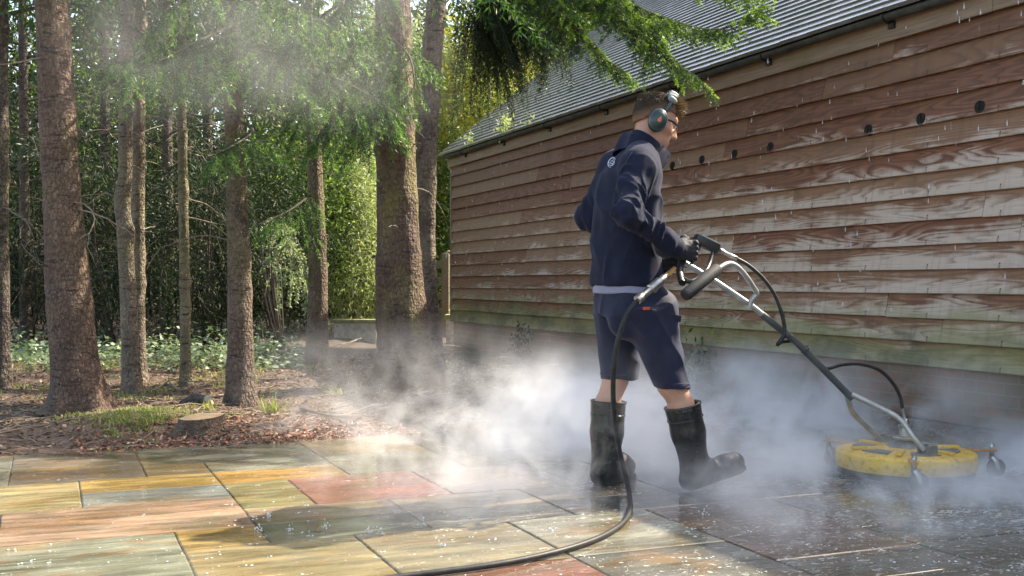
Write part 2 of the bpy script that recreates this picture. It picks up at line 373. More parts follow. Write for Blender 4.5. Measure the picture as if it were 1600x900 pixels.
def lay(slabs_xy, name, mortar_z=-.005):
    V = []; F = []; C = []; S = []
    for (x0, x1, y0, y1, c) in slabs_xy:
        g = .0022; x0 += g; x1 -= g; y0 += g; y1 -= g
        r = rr.random(); dz = rr.uniform(-.0015, .0015)
        nxs = max(2, int((x1-x0)/.05)); nys = max(2, int((y1-y0)/.05))
        ring = [(x0+(x1-x0)*k/nxs, y0) for k in range(nxs)]+[(x1, y0+(y1-y0)*k/nys) for k in range(nys)]+[(x1-(x1-x0)*k/nxs, y1) for k in range(nxs)]+[(x0, y1-(y1-y0)*k/nys) for k in range(nys)]
        b = len(V); m = len(ring); cx, cy = (x0+x1)/2, (y0+y1)/2
        for lvl, (ins, z) in enumerate([(0, mortar_z-.01), (0, -.003), (.005, 0)]):
            for (x, y) in ring:
                jx = .003*mnoise.noise((x*9, y*9, 2+r)); jy = .003*mnoise.noise((x*9, y*9, 7+r))
                V.append((x+jx-np.sign(x-cx)*ins*(abs(x-cx) > (x1-x0)/2-.02), y+jy-np.sign(y-cy)*ins*(abs(y-cy) > (y1-y0)/2-.02), z+dz))
        for l in range(2):
            for k in range(m): F.append((b+l*m+k, b+l*m+(k+1) % m, b+(l+1)*m+(k+1) % m, b+(l+1)*m+k))
        F.append([b+2*m+k for k in range(m)])
        C += [(*c, 1)]*(3*m); S += [r]*(3*m)
    b = len(V); xs = [s[0] for s in slabs_xy]+[s[1] for s in slabs_xy]; ys = [s[2] for s in slabs_xy]+[s[3] for s in slabs_xy]
    V += [(min(xs), min(ys), mortar_z), (max(xs), min(ys), mortar_z), (max(xs), max(ys), mortar_z), (min(xs), max(ys), mortar_z)]
    F.append([b, b+1, b+2, b+3]); C += [(.13, .12, .095, 1)]*4; S += [.5]*4
    return tag(make(name, V, F, M_PATIO, None, False, {'slab': S}, {'Col': C}, base=(0, 0, 0)), kind='structure')
lay([(XL[a], XL[b], YL[c], YL[d], col) for a, b, c, d, col in slabs], 'patio')
pp = []; y = 6.475
while y < 16:
    for (x0, x1) in ((4.55, 4.97), (4.97, 5.395)):
        c = rr.choice(PAL); pp.append((x0, x1, y, y+.6, tuple(v*.75 for v in c)))
    y += .6
lay(pp, 'path')

# ------------------------------------------------------------------ barn
WX, Y0, Y1, ZB, ZT, NB = 5.42, -3.0, 15.3, .36, 2.62, 14
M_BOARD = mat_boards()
M_FASC = mat_timber('fascia_timber', (.20, .125, .08), (.30, .21, .14), .5)
M_BLACK = simple('black_plastic', (.018, .018, .018), .4, 0, .3, 30)
barn = thing('barn', 'long timber barn clad in weathered brown weatherboards with tiled roof', 'barn', (WX, Y1, 0))
V = []; F = []; bv = []; br = []
gauge = (ZT-ZB)/NB
for b in range(NB):
    z0 = ZB+b*gauge; y = Y0; first = True
    while y < Y1-.01:
        L = rr.uniform(3.0, 4.8); ye = min(Y1, y+L)
        if Y1-ye < .8: ye = Y1
        n = max(2, int((ye-y)/.2)); rb = rr.random(); ph = rr.uniform(0, 9)
        i0 = len(V); dzb = rr.uniform(-.003, .003); cup = rr.uniform(0, .005)
        for k in range(n+1):
            yy = y+.002+(ye-y-.004)*k/n
            w = .004*mnoise.noise((yy*.8, b*3.1, ph))+dzb; xx = .004*mnoise.noise((yy*.6, b*2.3, ph+4))-cup
            zt = z0+gauge+.018
            for (x, z, u) in ((WX-.003, z0+w+.002, 0), (WX-.038+xx, z0+w, 0), (WX-.040+xx, z0+w+.005, .03), (WX-.024+xx*.6, z0+gauge*.5+w, .5), (WX-.007, zt, 1.1)):
                V.append((x, yy, z)); bv.append(u); br.append(rb)
        for k in range(n):
            for q in range(4):
                a = i0+k*5+q; F.append((a, a+1, a+6, a+5))
        F.append([i0+q for q in range(5)]); F.append([i0+n*5+q for q in range(5)][::-1])
        y = ye
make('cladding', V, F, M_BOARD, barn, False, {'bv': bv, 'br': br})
m = MB(); m.box((WX+.06, (Y0+Y1)/2, ZB/2+.0), (.12, Y1-Y0, ZB-.004)); m.obj('brick_plinth', mat_brick(), barn)
m = MB(); m.box((WX-.018, Y1+.026, 1.48), (.05, .045, 2.26), bev=.004); m.obj('corner_board', mat_timber('corner_timber', (.17, .12, .09), (.28, .22, .17), .4, 'Z'), barn)
m = MB(); m.box((WX+3.4, Y1-.03, 1.45), (6.7, .04, 2.3))
m.add([(5.5, Y1-.03, 2.6), (8.75, Y1-.03, 5.2), (12.0, Y1-.03, 2.6), (5.5, Y1-.06, 2.6), (8.75, Y1-.06, 5.2), (12.0, Y1-.06, 2.6)], [(0, 1, 2), (3, 5, 4), (0, 3, 4, 1), (1, 4, 5, 2)])
m.box((12.1, (Y0+Y1)/2, 1.4), (.1, Y1-Y0-.2, 2.75)); m.box((WX+3.4, Y0+.06, 1.4), (6.5, .06, 2.7))
m.obj('end_wall', M_FASC, barn)
m = MB(); y = Y0
while y < Y1:
    ye = min(Y1+.1, y+4.1); m.box((WX-.05, (y+ye)/2, 2.672), (.028, ye-y-.004, .165), bev=.003); y = ye
m.obj('fascia', M_FASC, barn)
# roof: every course laid tile by tile
PIT = RAD(39); EX, EZ = 5.25, 2.765; GA = .112
V = []; F = []; tr = []
ncs = int((8.75-EX)/cos(PIT)/GA)+1; tw = .166
for c in range(ncs):
    s0 = c*GA; off = tw/2*(c % 2)
    for k in range(int((Y1+.22-Y0)/tw)+1):
        ya = Y1+.2-(k+1)*tw+off; yb = min(ya+tw-.002, Y1+.2)
        lift = rr.uniform(0, .003); r = rr.random(); b = len(V); sj = rr.uniform(-.003, .003)
        def P(s, y, h): return (EX+s*cos(PIT)-h*sin(PIT), y, EZ+s*sin(PIT)+h*cos(PIT))
        for (s, h) in ((s0+sj, .013+lift-.014), (s0+sj, .029+lift), (s0+GA+.02, .0125)):
            V += [P(s, ya, h), P(s, yb, h)]
        tr += [r]*6; F += [(b, b+1, b+3, b+2), (b+2, b+3, b+5, b+4), (b, b+2, b+4), (b+1, b+5, b+3)]
M_TILE = mat_tiles()
roof = make('roof', V, F, M_TILE, barn, False, {'tr': tr})
m = MB(); m.add([(EX+.02, Y0, EZ-.01), (EX+.02, Y1+.18, EZ-.01), (8.75, Y1+.18, EZ+3.5*math.tan(PIT)-.02), (8.75, Y0, EZ+3.5*math.tan(PIT)-.02), (12.3, Y1+.18, EZ-.01), (12.3, Y0, EZ-.01)], [(0, 1, 2, 3), (3, 2, 4, 5)])
m.obj('roof_deck', M_BLACK, barn)
m = MB(); m.tube([(8.75, Y0, EZ+3.5*math.tan(PIT)+.0), (8.75, Y1+.21, EZ+3.5*math.tan(PIT))], .11, 12); m.obj('ridge_tiles', M_TILE, roof, True)
m = MB(); m.box((5.335, (Y0+Y1)/2, 2.752), (.13, Y1-Y0, .012)); m.obj('soffit', M_BLACK, barn)
# half-round gutter
prof = [(-.038*cos(a), -.040*sin(a)) for a in np.linspace(0, pi, 11)]
prof = [(x-0, z) for x, z in prof]+[(-.034*cos(a), -.035*sin(a)) for a in np.linspace(pi, 0, 11)]
gx_, gz_ = WX-.118, 2.750
V = []; n = 61
for k in range(n):
    yy = Y0+(Y1+.15-Y0)*k/(n-1); sag = .006*math.sin(yy*2.1)
    V += [(gx_+x, yy, gz_+z+sag) for x, z in prof]
q = len(prof); F = [(k*q+i, k*q+(i+1) % q, (k+1)*q+(i+1) % q, (k+1)*q+i) for k in range(n-1) for i in range(q)]
F.append([(n-1)*q+i for i in range(q)]); F.append([i for i in range(q)])
gut = make('gutter', V, F, simple('old_gutter', (.032, .028, .024), .75, 0, .4, 9, c2=(.075, .068, .05)), barn, True)
yy = 14.6
while yy > 3:
    m = MB(); m.tube([(gx_-.042*cos(a), yy, gz_-.045*sin(a)) for a in np.linspace(-.1, pi*.8, 9)]+[(WX-.066, yy, gz_-.02)], .009, 6)
    m.box((WX-.07, yy, gz_-.06), (.03, .06, .05), bev=.004); m.obj('bracket', M_BLACK, gut, True); yy -= 1.42
# round vents set through one board
M_HOLE = simple('dark_vent', (.006, .0055, .005), .7, 0, .3, 30)
for (px, py) in ((1050, 259), (1096, 250), (1147, 241), (1203, 230), (1356, 203), (1438, 186), (1530, 167)):
    u = (px-800)/FPX; X = WX-.038; d = X/(u*CY+SY); Y = d*(CY-u*SY); z = CAMH+(HZ-py)/FPX*d
    m = MB(); m.lathe((X+.012, Y, z), [(.0, .012), (.034, .010), (.038, .014), (.040, .012), (.040, -.03)], 20, axis=(-1, 0, .06))
    v = m.obj('vent', M_HOLE, barn, True)
    m = MB(); m.box((X-.004, Y, z), (.006, .006, .058)); m.box((X-.0055, Y, z), (.005, .058, .006)); m.obj('grille', simple('vent_grille', (.010, .009, .008), .8), v)

# ------------------------------------------------------------------ vegetation toolkit
def unit(a): return a/(np.linalg.norm(a, axis=-1, keepdims=True)+1e-9)
class Leaves:
    def __init__(s): s.q = []; s.tip = []
    def add(s, P, Dv, Nv, L, Wd, tip=0.0, fold=.0):
        P = np.asarray(P); n = len(P); L = np.broadcast_to(L, (n,))[:, None]; Wd = np.broadcast_to(Wd, (n,))[:, None]
        Dv = unit(Dv); S = unit(np.cross(Dv, Nv)); Nn = np.cross(S, Dv)
        a = P+Dv*L*.42+S*Wd*.5+Nn*L*fold; b = P+Dv*L; c = P+Dv*L*.42-S*Wd*.5+Nn*L*fold
        s.q.append(np.stack([P, a, b, c], 1)); s.tip.append(np.repeat(np.broadcast_to(tip, (n,)), 4))
    def twigs(s, A, Dv, L, droop, per_m, nl, nw, tip=0.0, flat=.5):
        """needles along many twigs at once. A, Dv (n,3); L (n,)"""
        A = np.asarray(A); Dv = unit(np.asarray(Dv)); L = np.asarray(L, float); cnt = np.maximum(3, (L*per_m).astype(int))
        i = np.repeat(np.arange(len(A)), cnt); t = rng.random(len(i))**.9
        z = np.zeros((len(i), 3)); z[:, 2] = -np.asarray(droop)[i]*t*t if np.ndim(droop) else -droop*t*t
        P = A[i]+Dv[i]*(L[i]*t)[:, None]+z*L[i][:, None]
        T = unit(Dv[i]+2*z/np.maximum(t, .05)[:, None])
        R = rng.normal(size=(len(i), 3)); R[:, 2] *= flat; R = unit(R-T*np.sum(R*T, 1, keepdims=True))
        Dn = T*.75+R*rng.uniform(.6, 1.0, (len(i), 1))
        tp = np.broadcast_to(tip, (len(A),))[i]*(t > .35)
        s.add(P, Dn, rng.normal(size=(len(i), 3)), nl*rng.uniform(.7, 1.15, len(i)), nw, tp)
    def obj(s, name, mat, parent=None, base=None):
        q = np.concatenate(s.q); n = len(q)
        return make(name, q.reshape(-1, 3), np.arange(n*4).reshape(n, 4), mat, parent, False, {'tip': np.concatenate(s.tip)}, base=base)
def mat_needle(name, c1, c2, ctip, trans=.3):
    t = NT(name); r = t.n('NewGeometry').outputs['Random Per Island']
    c = t.mix(t.math('MULTIPLY', t.attr('tip'), .9), t.mix(r, c1, c2), ctip)
    t.base(c, .45, 0, .4); tr = t.n('BsdfTranslucent', {'Color': t.mix(1.0, c, (1.3, 1.5, .6), 'MULTIPLY')})
    ms = t.n('MixShader', {0: trans, 1: t.b.outputs[0], 2: tr.outputs[0]}); t.t.links.new(ms.outputs[0], t.out.inputs[0]); return t.m
def bough(lv, wood, pts, r0=.02, seclen=.55, step=.07, hang=.5, nl=.022, nw=.003, per_m=190, tip=.35, start=.12, terdens=1.0, dk=1.0):
    C = spline(pts, 10); seg = np.linalg.norm(np.diff(C, axis=0), axis=1); s = np.concatenate([[0], np.cumsum(seg)]); Lt = s[-1]
    wood.tube(C, np.linspace(r0*.7, .003, len(C)), 6)
    A = []; Dd = []; LL = []; DR = []; TP = []
    x = Lt*start; k = 0
    while x < Lt:
        f = x/Lt; P = np.array([np.interp(x, s, C[:, j]) for j in range(3)]); P2 = np.array([np.interp(min(Lt, x+.05), s, C[:, j]) for j in range(3)])
        T = unit(P2-P+1e-6) if x+.05 < Lt else unit(C[-1]-C[-2])
        S = unit(np.cross(T, (0, 0, 1.0)))*(1 if k % 2 else -1)
        d = unit(T*rng.uniform(.4, .8)+S*rng.uniform(.5, 1)+np.array((0, 0, rng.uniform(-.45, .1)*dk-.3*hang)))
        L = seclen*(1-.62*f)*rng.uniform(.55, 1.15)
        dr = rng.uniform(.25, .5)*dk+hang*.5
        tt = np.linspace(0, 1, 6)[:, None]
        cur = P+d*L*tt+np.array((0, 0, -1.0))*dr*L*tt*tt
        wood.tube(cur, np.linspace(.0042, .0016, 6), 4, caps=False)
        isn = rng.random() < tip
        A.append(P); Dd.append(d); LL.append(L); DR.append(dr); TP.append(0.6*isn)
        nt = int(L/.045*terdens)
        for j in range(nt):
            t = (j+1)/(nt+.5); Q = P+d*L*t+np.array((0, 0, -dr*L*t*t)); td = unit(d+np.array((0, 0, -2*dr*t)))
            sd = unit(np.cross(td, (0, 0, 1.0)))*(1 if j % 2 else -1)
            dd = td*.6+sd*rng.uniform(.3, .9)+np.array((0, 0, -hang*rng.uniform(.3, 1.5)))
            A.append(Q); Dd.append(dd); LL.append(L*rng.uniform(.18, .38)*(1.15-.6*t)+.03); DR.append(.35*dk+hang*.4); TP.append(1.0 if rng.random() < tip else 0)
        x += step*rng.uniform(.6, 1.4); k += 1
    lv.twigs(A, Dd, LL, np.array(DR), per_m, nl, nw, np.array(TP))
def clumps(lv, c, rad, n, L, Wd, nclump=40, shell=.6, spread=.22, droop=0.0, seed=0, zfloor=.02, fold=.08):
    r = np.random.default_rng(seed+11); c = np.array(c); rad = np.array(rad)
    d = unit(r.normal(size=(nclump, 3))); cc = d*(shell+(1.08-shell)*r.random((nclump, 1))**.7)*r.uniform(.72, 1.12, (nclump, 1))
    i = r.integers(0, nclump, n); sp = r.uniform(.55, 1.3, nclump)[i][:, None]*spread
    P = c+(cc[i]+r.normal(size=(n, 3))*sp)*rad
    P = P[P[:, 2] > zfloor]; n = len(P)
    out = unit(P-c); Dv = unit(out*.5+r.normal(size=(n, 3))*.7+np.array((0, 0, -droop)))
    Nv = unit(np.array((0, 0, 1.0))+r.normal(size=(n, 3))*.6)
    lv.add(P, Dv, Nv, L*r.uniform(.6, 1.25, n), Wd*r.uniform(.7, 1.2, n), 0, fold)
def stems(w, base, c, rad, n, r0=.018, seed=0):
    r = np.random.default_rng(seed+5); base = np.array(base); c = np.array(c); rad = np.array(rad)
    for k in range(n):
        e = c+unit(r.normal(size=3))*rad*r.uniform(.4, .9); e[2] = max(e[2], base[2]+.3)
        m = (base+e)/2+r.normal(size=3)*.12*rad
        w.tube(spline([base+np.array((r.normal()*.08, r.normal()*.08, -.05)), m, e], 5), np.linspace(r0, r0*.25, 11), 5)
def trunk_mesh(name, path, d, mat, parent, top=6.5, flare=.35, lobes=5, knots=14, seed=0, stubs=8, big=None):
    r = random.Random(seed); path = sorted(path); C = []
    pys = [p[0] for p in path]; pxs = [p[1] for p in path]; ws = [p[2] for p in path]
    zb = D(pxs[-1], pys[-1], d)[2]; z0 = min(zb, 0)-.12
    zs = list(np.arange(z0, 3.6, .035))+list(np.arange(3.6, top, .25))
    def at(z):
        py = HZ-(z-CAMH)/d*FPX
        if py >= pys[0]: px = np.interp(py, pys, pxs); w = np.interp(py, pys, ws)
        else:
            sl_ = (pxs[1]-pxs[0])/(pys[1]-pys[0]); px = pxs[0]+sl_*(py-pys[0])*.6; w = ws[0]*max(.12, 1-(pys[0]-py)/(top*FPX/d)*.8)
        return D(px, py, d)[:2], w/2*d/FPX
    n = 30; V = []
    kn = [(r.uniform(.15, 3.4), r.uniform(0, 2*pi), r.uniform(.5, 1.1)) for _ in range(knots)]
    vd = math.atan2(-D(pxs[-1], 450, d)[1], -D(pxs[-1], 450, d)[0])
    kn += [(z, vd+a, s) for z, a, s in (big or [])]
    for z in zs:
        (x, y), rad = at(z)
        fl = max(0, 1-(z-0)/.35)**2.2
        for k in range(n):
            a = 2*pi*k/n
            rr_ = rad*(1+flare*fl*(.55+.45*math.sin(lobes*a+seed)+.3*math.sin(2*a+seed*2)))
            rr_ += rad*.055*mnoise.noise((cos(a)*1.6+seed*3, sin(a)*1.6, z*2.2))+rad*.03*mnoise.noise((cos(a)*5+seed, sin(a)*5, z*9))
            for kz, ka, ks in kn:
                dz = (z-kz)/.045/ks; da = ((a-ka+pi) % (2*pi)-pi)*rad/.05/ks
                q = dz*dz+da*da
                if q < 9: rr_ += .017*ks*(math.exp(-q)-.9*math.exp(-q*5))+.008*ks*math.exp(-((dz-1.6)**2+da*da*.3))
            V.append((x+rr_*cos(a), y+rr_*sin(a), z))
    m = len(zs); F = [[i*n+k, i*n+(k+1) % n, (i+1)*n+(k+1) % n, (i+1)*n+k] for i in range(m-1) for k in range(n)]+[[(m-1)*n+k for k in range(n)]]
    o = make(name, V, F, mat, parent, True)
    if stubs:
        for _ in range(stubs):
            b = MB(); z = r.uniform(.5, 3.3); (x, y), rad = at(z); a = r.uniform(0, 2*pi); L = r.uniform(.02, .09); dv = np.array((cos(a), sin(a), r.uniform(-.2, .35)))
            p = np.array((x, y, z))+dv*rad*.9; b.tube([p, p+dv*L*.6, p+dv*L+np.array((0, 0, -.01))], [.008, .006, .004], 6)
            b.obj('branch_stub', mat, parent, True)
    return at
def deadtwigs(at, parent, mat, n, zr=(1.2, 3.2), L=(.3, .9), seed=0, side=None):
    r = random.Random(seed)
    if n > 20: L = (.5, 2.0); zr = (.8, 3.6)
    for _ in range(n):
        b = MB(); z = r.uniform(*zr); (x, y), rad = at(z); a = r.uniform(0, 2*pi) if side is None else r.gauss(side, .7); l = r.uniform(*L)
        p = np.array((x+rad*cos(a)*.8, y+rad*sin(a)*.8, z)); pts = [p]; dv = np.array((cos(a), sin(a), r.uniform(-.3, .3)))
        for k in range(6):
            p = p+dv*l/6; dv = dv+np.array((r.gauss(0, .18), r.gauss(0, .18), -.12+r.gauss(0, .12))); pts.append(p)
            if k > 0 and r.random() < .6:
                e = dv+np.array((r.gauss(0, .7), r.gauss(0, .7), r.gauss(0, .4))); b.tube([p, p+e*l*.12, p+e*l*.22+np.array((0, 0, -.02))], [.003, .002, .001], 3, False)
        b.tube(pts, np.linspace(.007, .0018, 7), 4)
        b.obj('dead_twig', mat, parent, True)
def crown(parent, at, mat, wmat, z0, z1, rad, nb, seed, L=.11, Wd=.018, per=46):
    """whorled drooping limbs, with sprays of needles hung along them"""
    r = np.random.default_rng(seed); lv = Leaves(); w = MB(); A = []; Dd = []; LL = []
    for k in range(nb):
        z = z0+(z1-z0)*(k+r.random())/nb; (x, y), tr = at(z); a = k*2.4+r.uniform(-.5, .5); f = (z-z0)/(z1-z0); l = rad*(1-.72*f)*r.uniform(.65, 1.15)
        P = np.array((x, y, z)); e = P+np.array((cos(a)*l, sin(a)*l, -l*.22+.1)); mid = (P+e)/2+np.array((0, 0, .16*l)); C = spline([P, mid, e], 6)
        w = MB(); w.tube(C, np.linspace(.018, .004, len(C)), 5); w.obj('limb', wmat, parent, True)
        for j in range(int(l/.045)):
            t = r.uniform(.12, 1); q = C[int(t*(len(C)-1))]; s = unit(np.array((-sin(a), cos(a), 0)))*r.choice([-1, 1])
            A.append(q+r.normal(size=3)*.03); Dd.append(np.array((cos(a), sin(a), -.35))*.5+s*r.uniform(.3, 1)+np.array((0, 0, -r.uniform(.1, .8)))); LL.append(r.uniform(.18, .42)*(1.25-.6*t))
    lv.twigs(A, Dd, LL, .35, per, L, Wd, 0, .7)
    lv.obj('crown', mat, parent)
BK_RED = mat_bark('red_bark', (.10, .058, .04), (.165, .10, .068), .15)
BK_MOSS = mat_bark('mossy_bark', (.095, .056, .037), (.16, .098, .064), .65)
BK_GREY = mat_bark('grey_bark', (.18, .135, .10), (.27, .21, .155), .3, 1.4)
BK_BRN = mat_bark('brown_bark', (.11, .072, .05), (.18, .125, .09), .35, 1.2)
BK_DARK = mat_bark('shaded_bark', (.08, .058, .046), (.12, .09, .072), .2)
M_TWIG = simple('dead_twig', (.22, .17, .13), .8, 0, .5, 14)
M_WOODY = simple('limb_bark', (.085, .062, .045), .8, 0, .4, 14)
ND = mat_needle('spruce_needles', (.026, .062, .022), (.065, .13, .042), (.17, .31, .07), .35)
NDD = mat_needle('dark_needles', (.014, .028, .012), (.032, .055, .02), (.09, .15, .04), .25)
NDL = mat_needle('bright_needles', (.022, .05, .017), (.055, .10, .03), (.24, .36, .06), .4)
GT = 'conifers standing on the woodland floor'
def tree(label, path, d, bark, seed, crownspec=None, twigs=0, twigside=None, needles=ND, group=GT, **kw):
    py, px = path[-1][:2]; p = D(px, py, d)
    t = thing('conifer_tree', label, 'tree', (p[0], p[1], 0), group)
    at = trunk_mesh('trunk', path, d, bark, t, seed=seed, **kw)
    if crownspec: crown(t, at, needles, M_WOODY, *crownspec, seed)
    if twigs: deadtwigs(at, t, M_TWIG, twigs, seed=seed, side=twigside)
    return t, at
t1, a1 = tree('thick reddish trunk with flared foot, nearest the left edge', [(0, 80, 50), (150, 88, 53), (300, 97, 57), (450, 107, 66), (560, 116, 73), (620, 124, 84), (650, 129, 92)], 7.66, BK_RED, 1, (3.4, 8.5, 1.6, 34), 5, flare=.55, knots=26, stubs=14)
t2, a2 = tree('slim grey trunk with a kink, left one of the twin stems', [(0, 199, 20), (150, 197, 21), (270, 196, 21), (330, 192, 23), (450, 200, 25), (560, 204, 27), (608, 206, 32)], 9.6, BK_GREY, 2, (3.3, 7.5, 1.1, 22), 5, flare=.25, knots=22)
t2b, a2b = tree('slim straight grey trunk just behind the kinked twin stem', [(0, 220, 18), (150, 216, 19), (300, 216, 20), (450, 216, 20), (560, 217, 22), (586, 218, 25)], 10.15, BK_GREY, 3, (3.4, 7.5, 1.1, 20), 4, flare=.2, knots=22)
t3, a3 = tree('thinnest olive trunk between the twin stems and the brown trunk', [(0, 283, 9), (160, 284, 13), (300, 286, 15), (450, 289, 16), (560, 290, 17), (600, 291, 20)], 9.9, mat_bark('olive_bark', (.20, .17, .10), (.29, .24, .15), .4, 1.5), 4, (3.2, 6.5, .9, 18), 5, flare=.2, top=5.5)
t4, a4 = tree('brown trunk with hanging dead twigs directly behind the cut stump', [(0, 361, 24), (150, 365, 28), (250, 368, 31), (450, 374, 37), (560, 376, 41), (620, 377, 46), (637, 378, 52)], 8.25, BK_BRN, 5, (3.1, 7.8, 1.3, 26), 12, None, flare=.3, knots=18)
t5, a5 = tree('brown trunk standing farther back with pale patch on its edge', [(0, 482, 19), (150, 488, 21), (230, 491, 23), (350, 495, 26), (450, 497, 30), (540, 496, 36), (573, 494, 41)], 12.1, BK_BRN, 6, (3.6, 9, 1.6, 26), 4, flare=.25, knots=16)
t6, a6 = tree('thickest mossy trunk with black knots in front of the gate', [(0, 613, 56), (150, 616, 60), (300, 620, 64), (360, 622, 67), (447, 624, 75), (505, 630, 81), (560, 634, 89), (608, 637, 102)], 9.47, BK_MOSS, 7, (3.5, 10, 1.9, 38), 5, flare=.5, knots=26, stubs=12,
    big=[(1.35, .35, 1.5), (1.22, .7, 1.3), (1.12, .1, 1.6), (1.55, .9, 1.3), (1.95, .5, 1.3), (.98, -.9, 1.5), (1.7, -.2, 1.2), (2.3, .6, 1.2), (1.05, .75, 1.5)])
t7, a7 = tree('dark leaning trunk squeezed between the mossy trunk and barn', [(0, 682, 32), (100, 674, 32), (225, 667, 32), (350, 666, 28), (450, 670, 26), (520, 678, 24), (588, 682, 30)], 10.7, mat_bark('dark_scaly_bark', (.10, .065, .05), (.24, .18, .14), .2, .8), 8, (3.6, 9, 1.7, 28), 0, flare=.3, knots=26)
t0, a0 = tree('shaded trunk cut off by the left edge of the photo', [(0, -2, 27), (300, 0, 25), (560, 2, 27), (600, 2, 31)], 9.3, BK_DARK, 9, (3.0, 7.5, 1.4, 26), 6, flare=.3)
# low boughs that hang into view
def boughs(t, mat, specs, **kw):
    for pts, k in specs:
        lv = Leaves(); w = MB(); bough(lv, w, [D(*p) for p in pts], **{**kw, **k})
        lv.obj('spray', mat, w.obj('bough', M_WOODY, t, True))
soft = dict(nl=.04, nw=.0062, per_m=300, step=.06, seclen=.62, hang=.35, tip=.5, dk=.8)
boughs(t3, ND, [([(285, 50, 9.8), (240, 75, 9.3), (200, 95, 8.9), (165, 92, 8.6)], {}), ([(285, 105, 9.8), (330, 130, 9.2), (350, 165, 8.9)], {'seclen': .4})], **soft)
boughs(t4, ND, [([(363, 40, 8.2), (320, 60, 7.9), (270, 85, 7.6), (215, 110, 7.4)], {}), ([(364, 60, 8.2), (410, 70, 7.9), (460, 120, 7.7)], {}),
                ([(366, 185, 8.2), (395, 205, 8.0), (350, 235, 7.6), (330, 240, 7.5)], {'seclen': .4}), ([(362, 0, 8.2), (420, -10, 7.9), (500, 30, 7.7)], {}), ([(361, -30, 8.2), (300, -10, 7.8), (240, 35, 7.6)], {})], **soft)
boughs(t5, ND, [([(484, 30, 12), (440, 60, 11.5), (400, 110, 11)], {'seclen': .8}), ([(486, 110, 12), (530, 140, 11.6), (570, 175, 11.3)], {'seclen': .8}), ([(492, 300, 12.1), (450, 330, 11.7), (405, 350, 11.4)], {'seclen': .5, 'tip': .6})], **soft)
boughs(t6, ND, [([(612, 20, 9.4), (560, 60, 9.0), (510, 120, 8.6), (470, 175, 8.4)], {'seclen': .75}), ([(614, 90, 9.4), (570, 120, 9.0), (530, 180, 8.7), (500, 215, 8.5)], {'seclen': .75}),
                ([(616, 130, 9.4), (600, 150, 9.0), (585, 190, 8.8), (560, 225, 8.7)], {'seclen': .6}), ([(612, -40, 9.4), (540, 0, 8.9), (470, 50, 8.5), (430, 110, 8.3)], {'seclen': .7}),
                ([(612, 60, 9.3), (640, 90, 8.9), (650, 140, 8.7)], {'seclen': .4})], **soft)
hangy = dict(start=.42, nl=.034, nw=.0065, per_m=300, step=.026, seclen=.8, hang=1.3, tip=.12)
boughs(t7, NDD, [([(684, -60, 10.6), (740, -40, 11.0), (790, -5, 11.3), (835, 45, 11.4)], {}), ([(683, -20, 10.6), (715, 0, 11.0), (750, 40, 11.3), (780, 80, 11.5)], {}),
                 ([(684, -90, 10.6), (770, -70, 11.0), (840, -30, 11.2), (880, 30, 11.2)], {}), ([(684, -60, 10.6), (800, -40, 11.3), (820, 20, 11.5)], {}), ([(684, -40, 10.6), (740, -20, 11.0), (770, 20, 11.2), (800, 70, 11.4)], {}), ([(684, -100, 10.6), (780, -60, 11.0), (860, 0, 11.2), (850, 60, 11.2)], {})], **hangy)
over = dict(nl=.026, nw=.0045, per_m=560, step=.032, seclen=.6, hang=.10, tip=.4, terdens=1.25, dk=.55)
boughs(t6, NDL, [([(640, -190, 9.3), (780, -110, 8.6), (900, -20, 8.1), (990, 45, 7.8), (1050, 95, 7.6), (1085, 118, 7.5)], {'start': .5}),
                 ([(640, -200, 9.3), (820, -120, 8.4), (960, -10, 7.9), (1060, 35, 7.6), (1130, 45, 7.4), (1190, 12, 7.3)], {'start': .5}),
                 ([(640, -170, 9.3), (800, -60, 8.7), (880, 20, 8.3), (930, 80, 8.1), (975, 112, 8.0)], {'start': .5}),
                 ([(640, -170, 9.3), (780, -70, 8.9), (850, -5, 8.6), (880, 50, 8.5)], {'start': .55, 'tip': .2}),
                 ([(640, -180, 9.3), (800, -90, 8.6), (930, -20, 8.2), (1010, 40, 7.9), (1030, 85, 7.8)], {'start': .5}), ([(640, -210, 9.3), (860, -130, 8.3), (1010, -60, 7.7), (1110, -30, 7.4), (1170, -20, 7.3)], {'start': .55})], **over)

# ------------------------------------------------------------------ trees and shrubs in the shade behind
BGG = 'dim conifers deep in the wood'
for k, (px, d, w, lab, cr, sc) in enumerate([
        (165, 17, 17, 'dim straight trunk seen between the reddish trunk and the twin stems', (1.9, 9, 2.0, 34), 0),
        (262, 16, 18, 'dim trunk seen between the twin stems and the thinnest trunk', (2.0, 9, 2.0, 34), 0),
        (325, 18, 16, 'dim trunk seen just left of the brown trunk with hanging twigs', (1.6, 9, 2.2, 36), 0),
        (437, 20, 15, 'dim trunk far behind the arching white-leaved shrub', (2.3, 10, 2.2, 36), 0),
        (38, 15, 16, 'dim trunk seen just left of the thick reddish trunk', (2.2, 9, 1.9, 34), 0)]):
    yb = HZ+CAMH/d*FPX
    tree(lab, [(0, px-3, w*.8), (300, px, w*.95), (yb, px+2, w*1.15)], d, BK_DARK, 20+k, cr, 34, needles=NDD, group=BGG, flare=.2, knots=4, stubs=4)
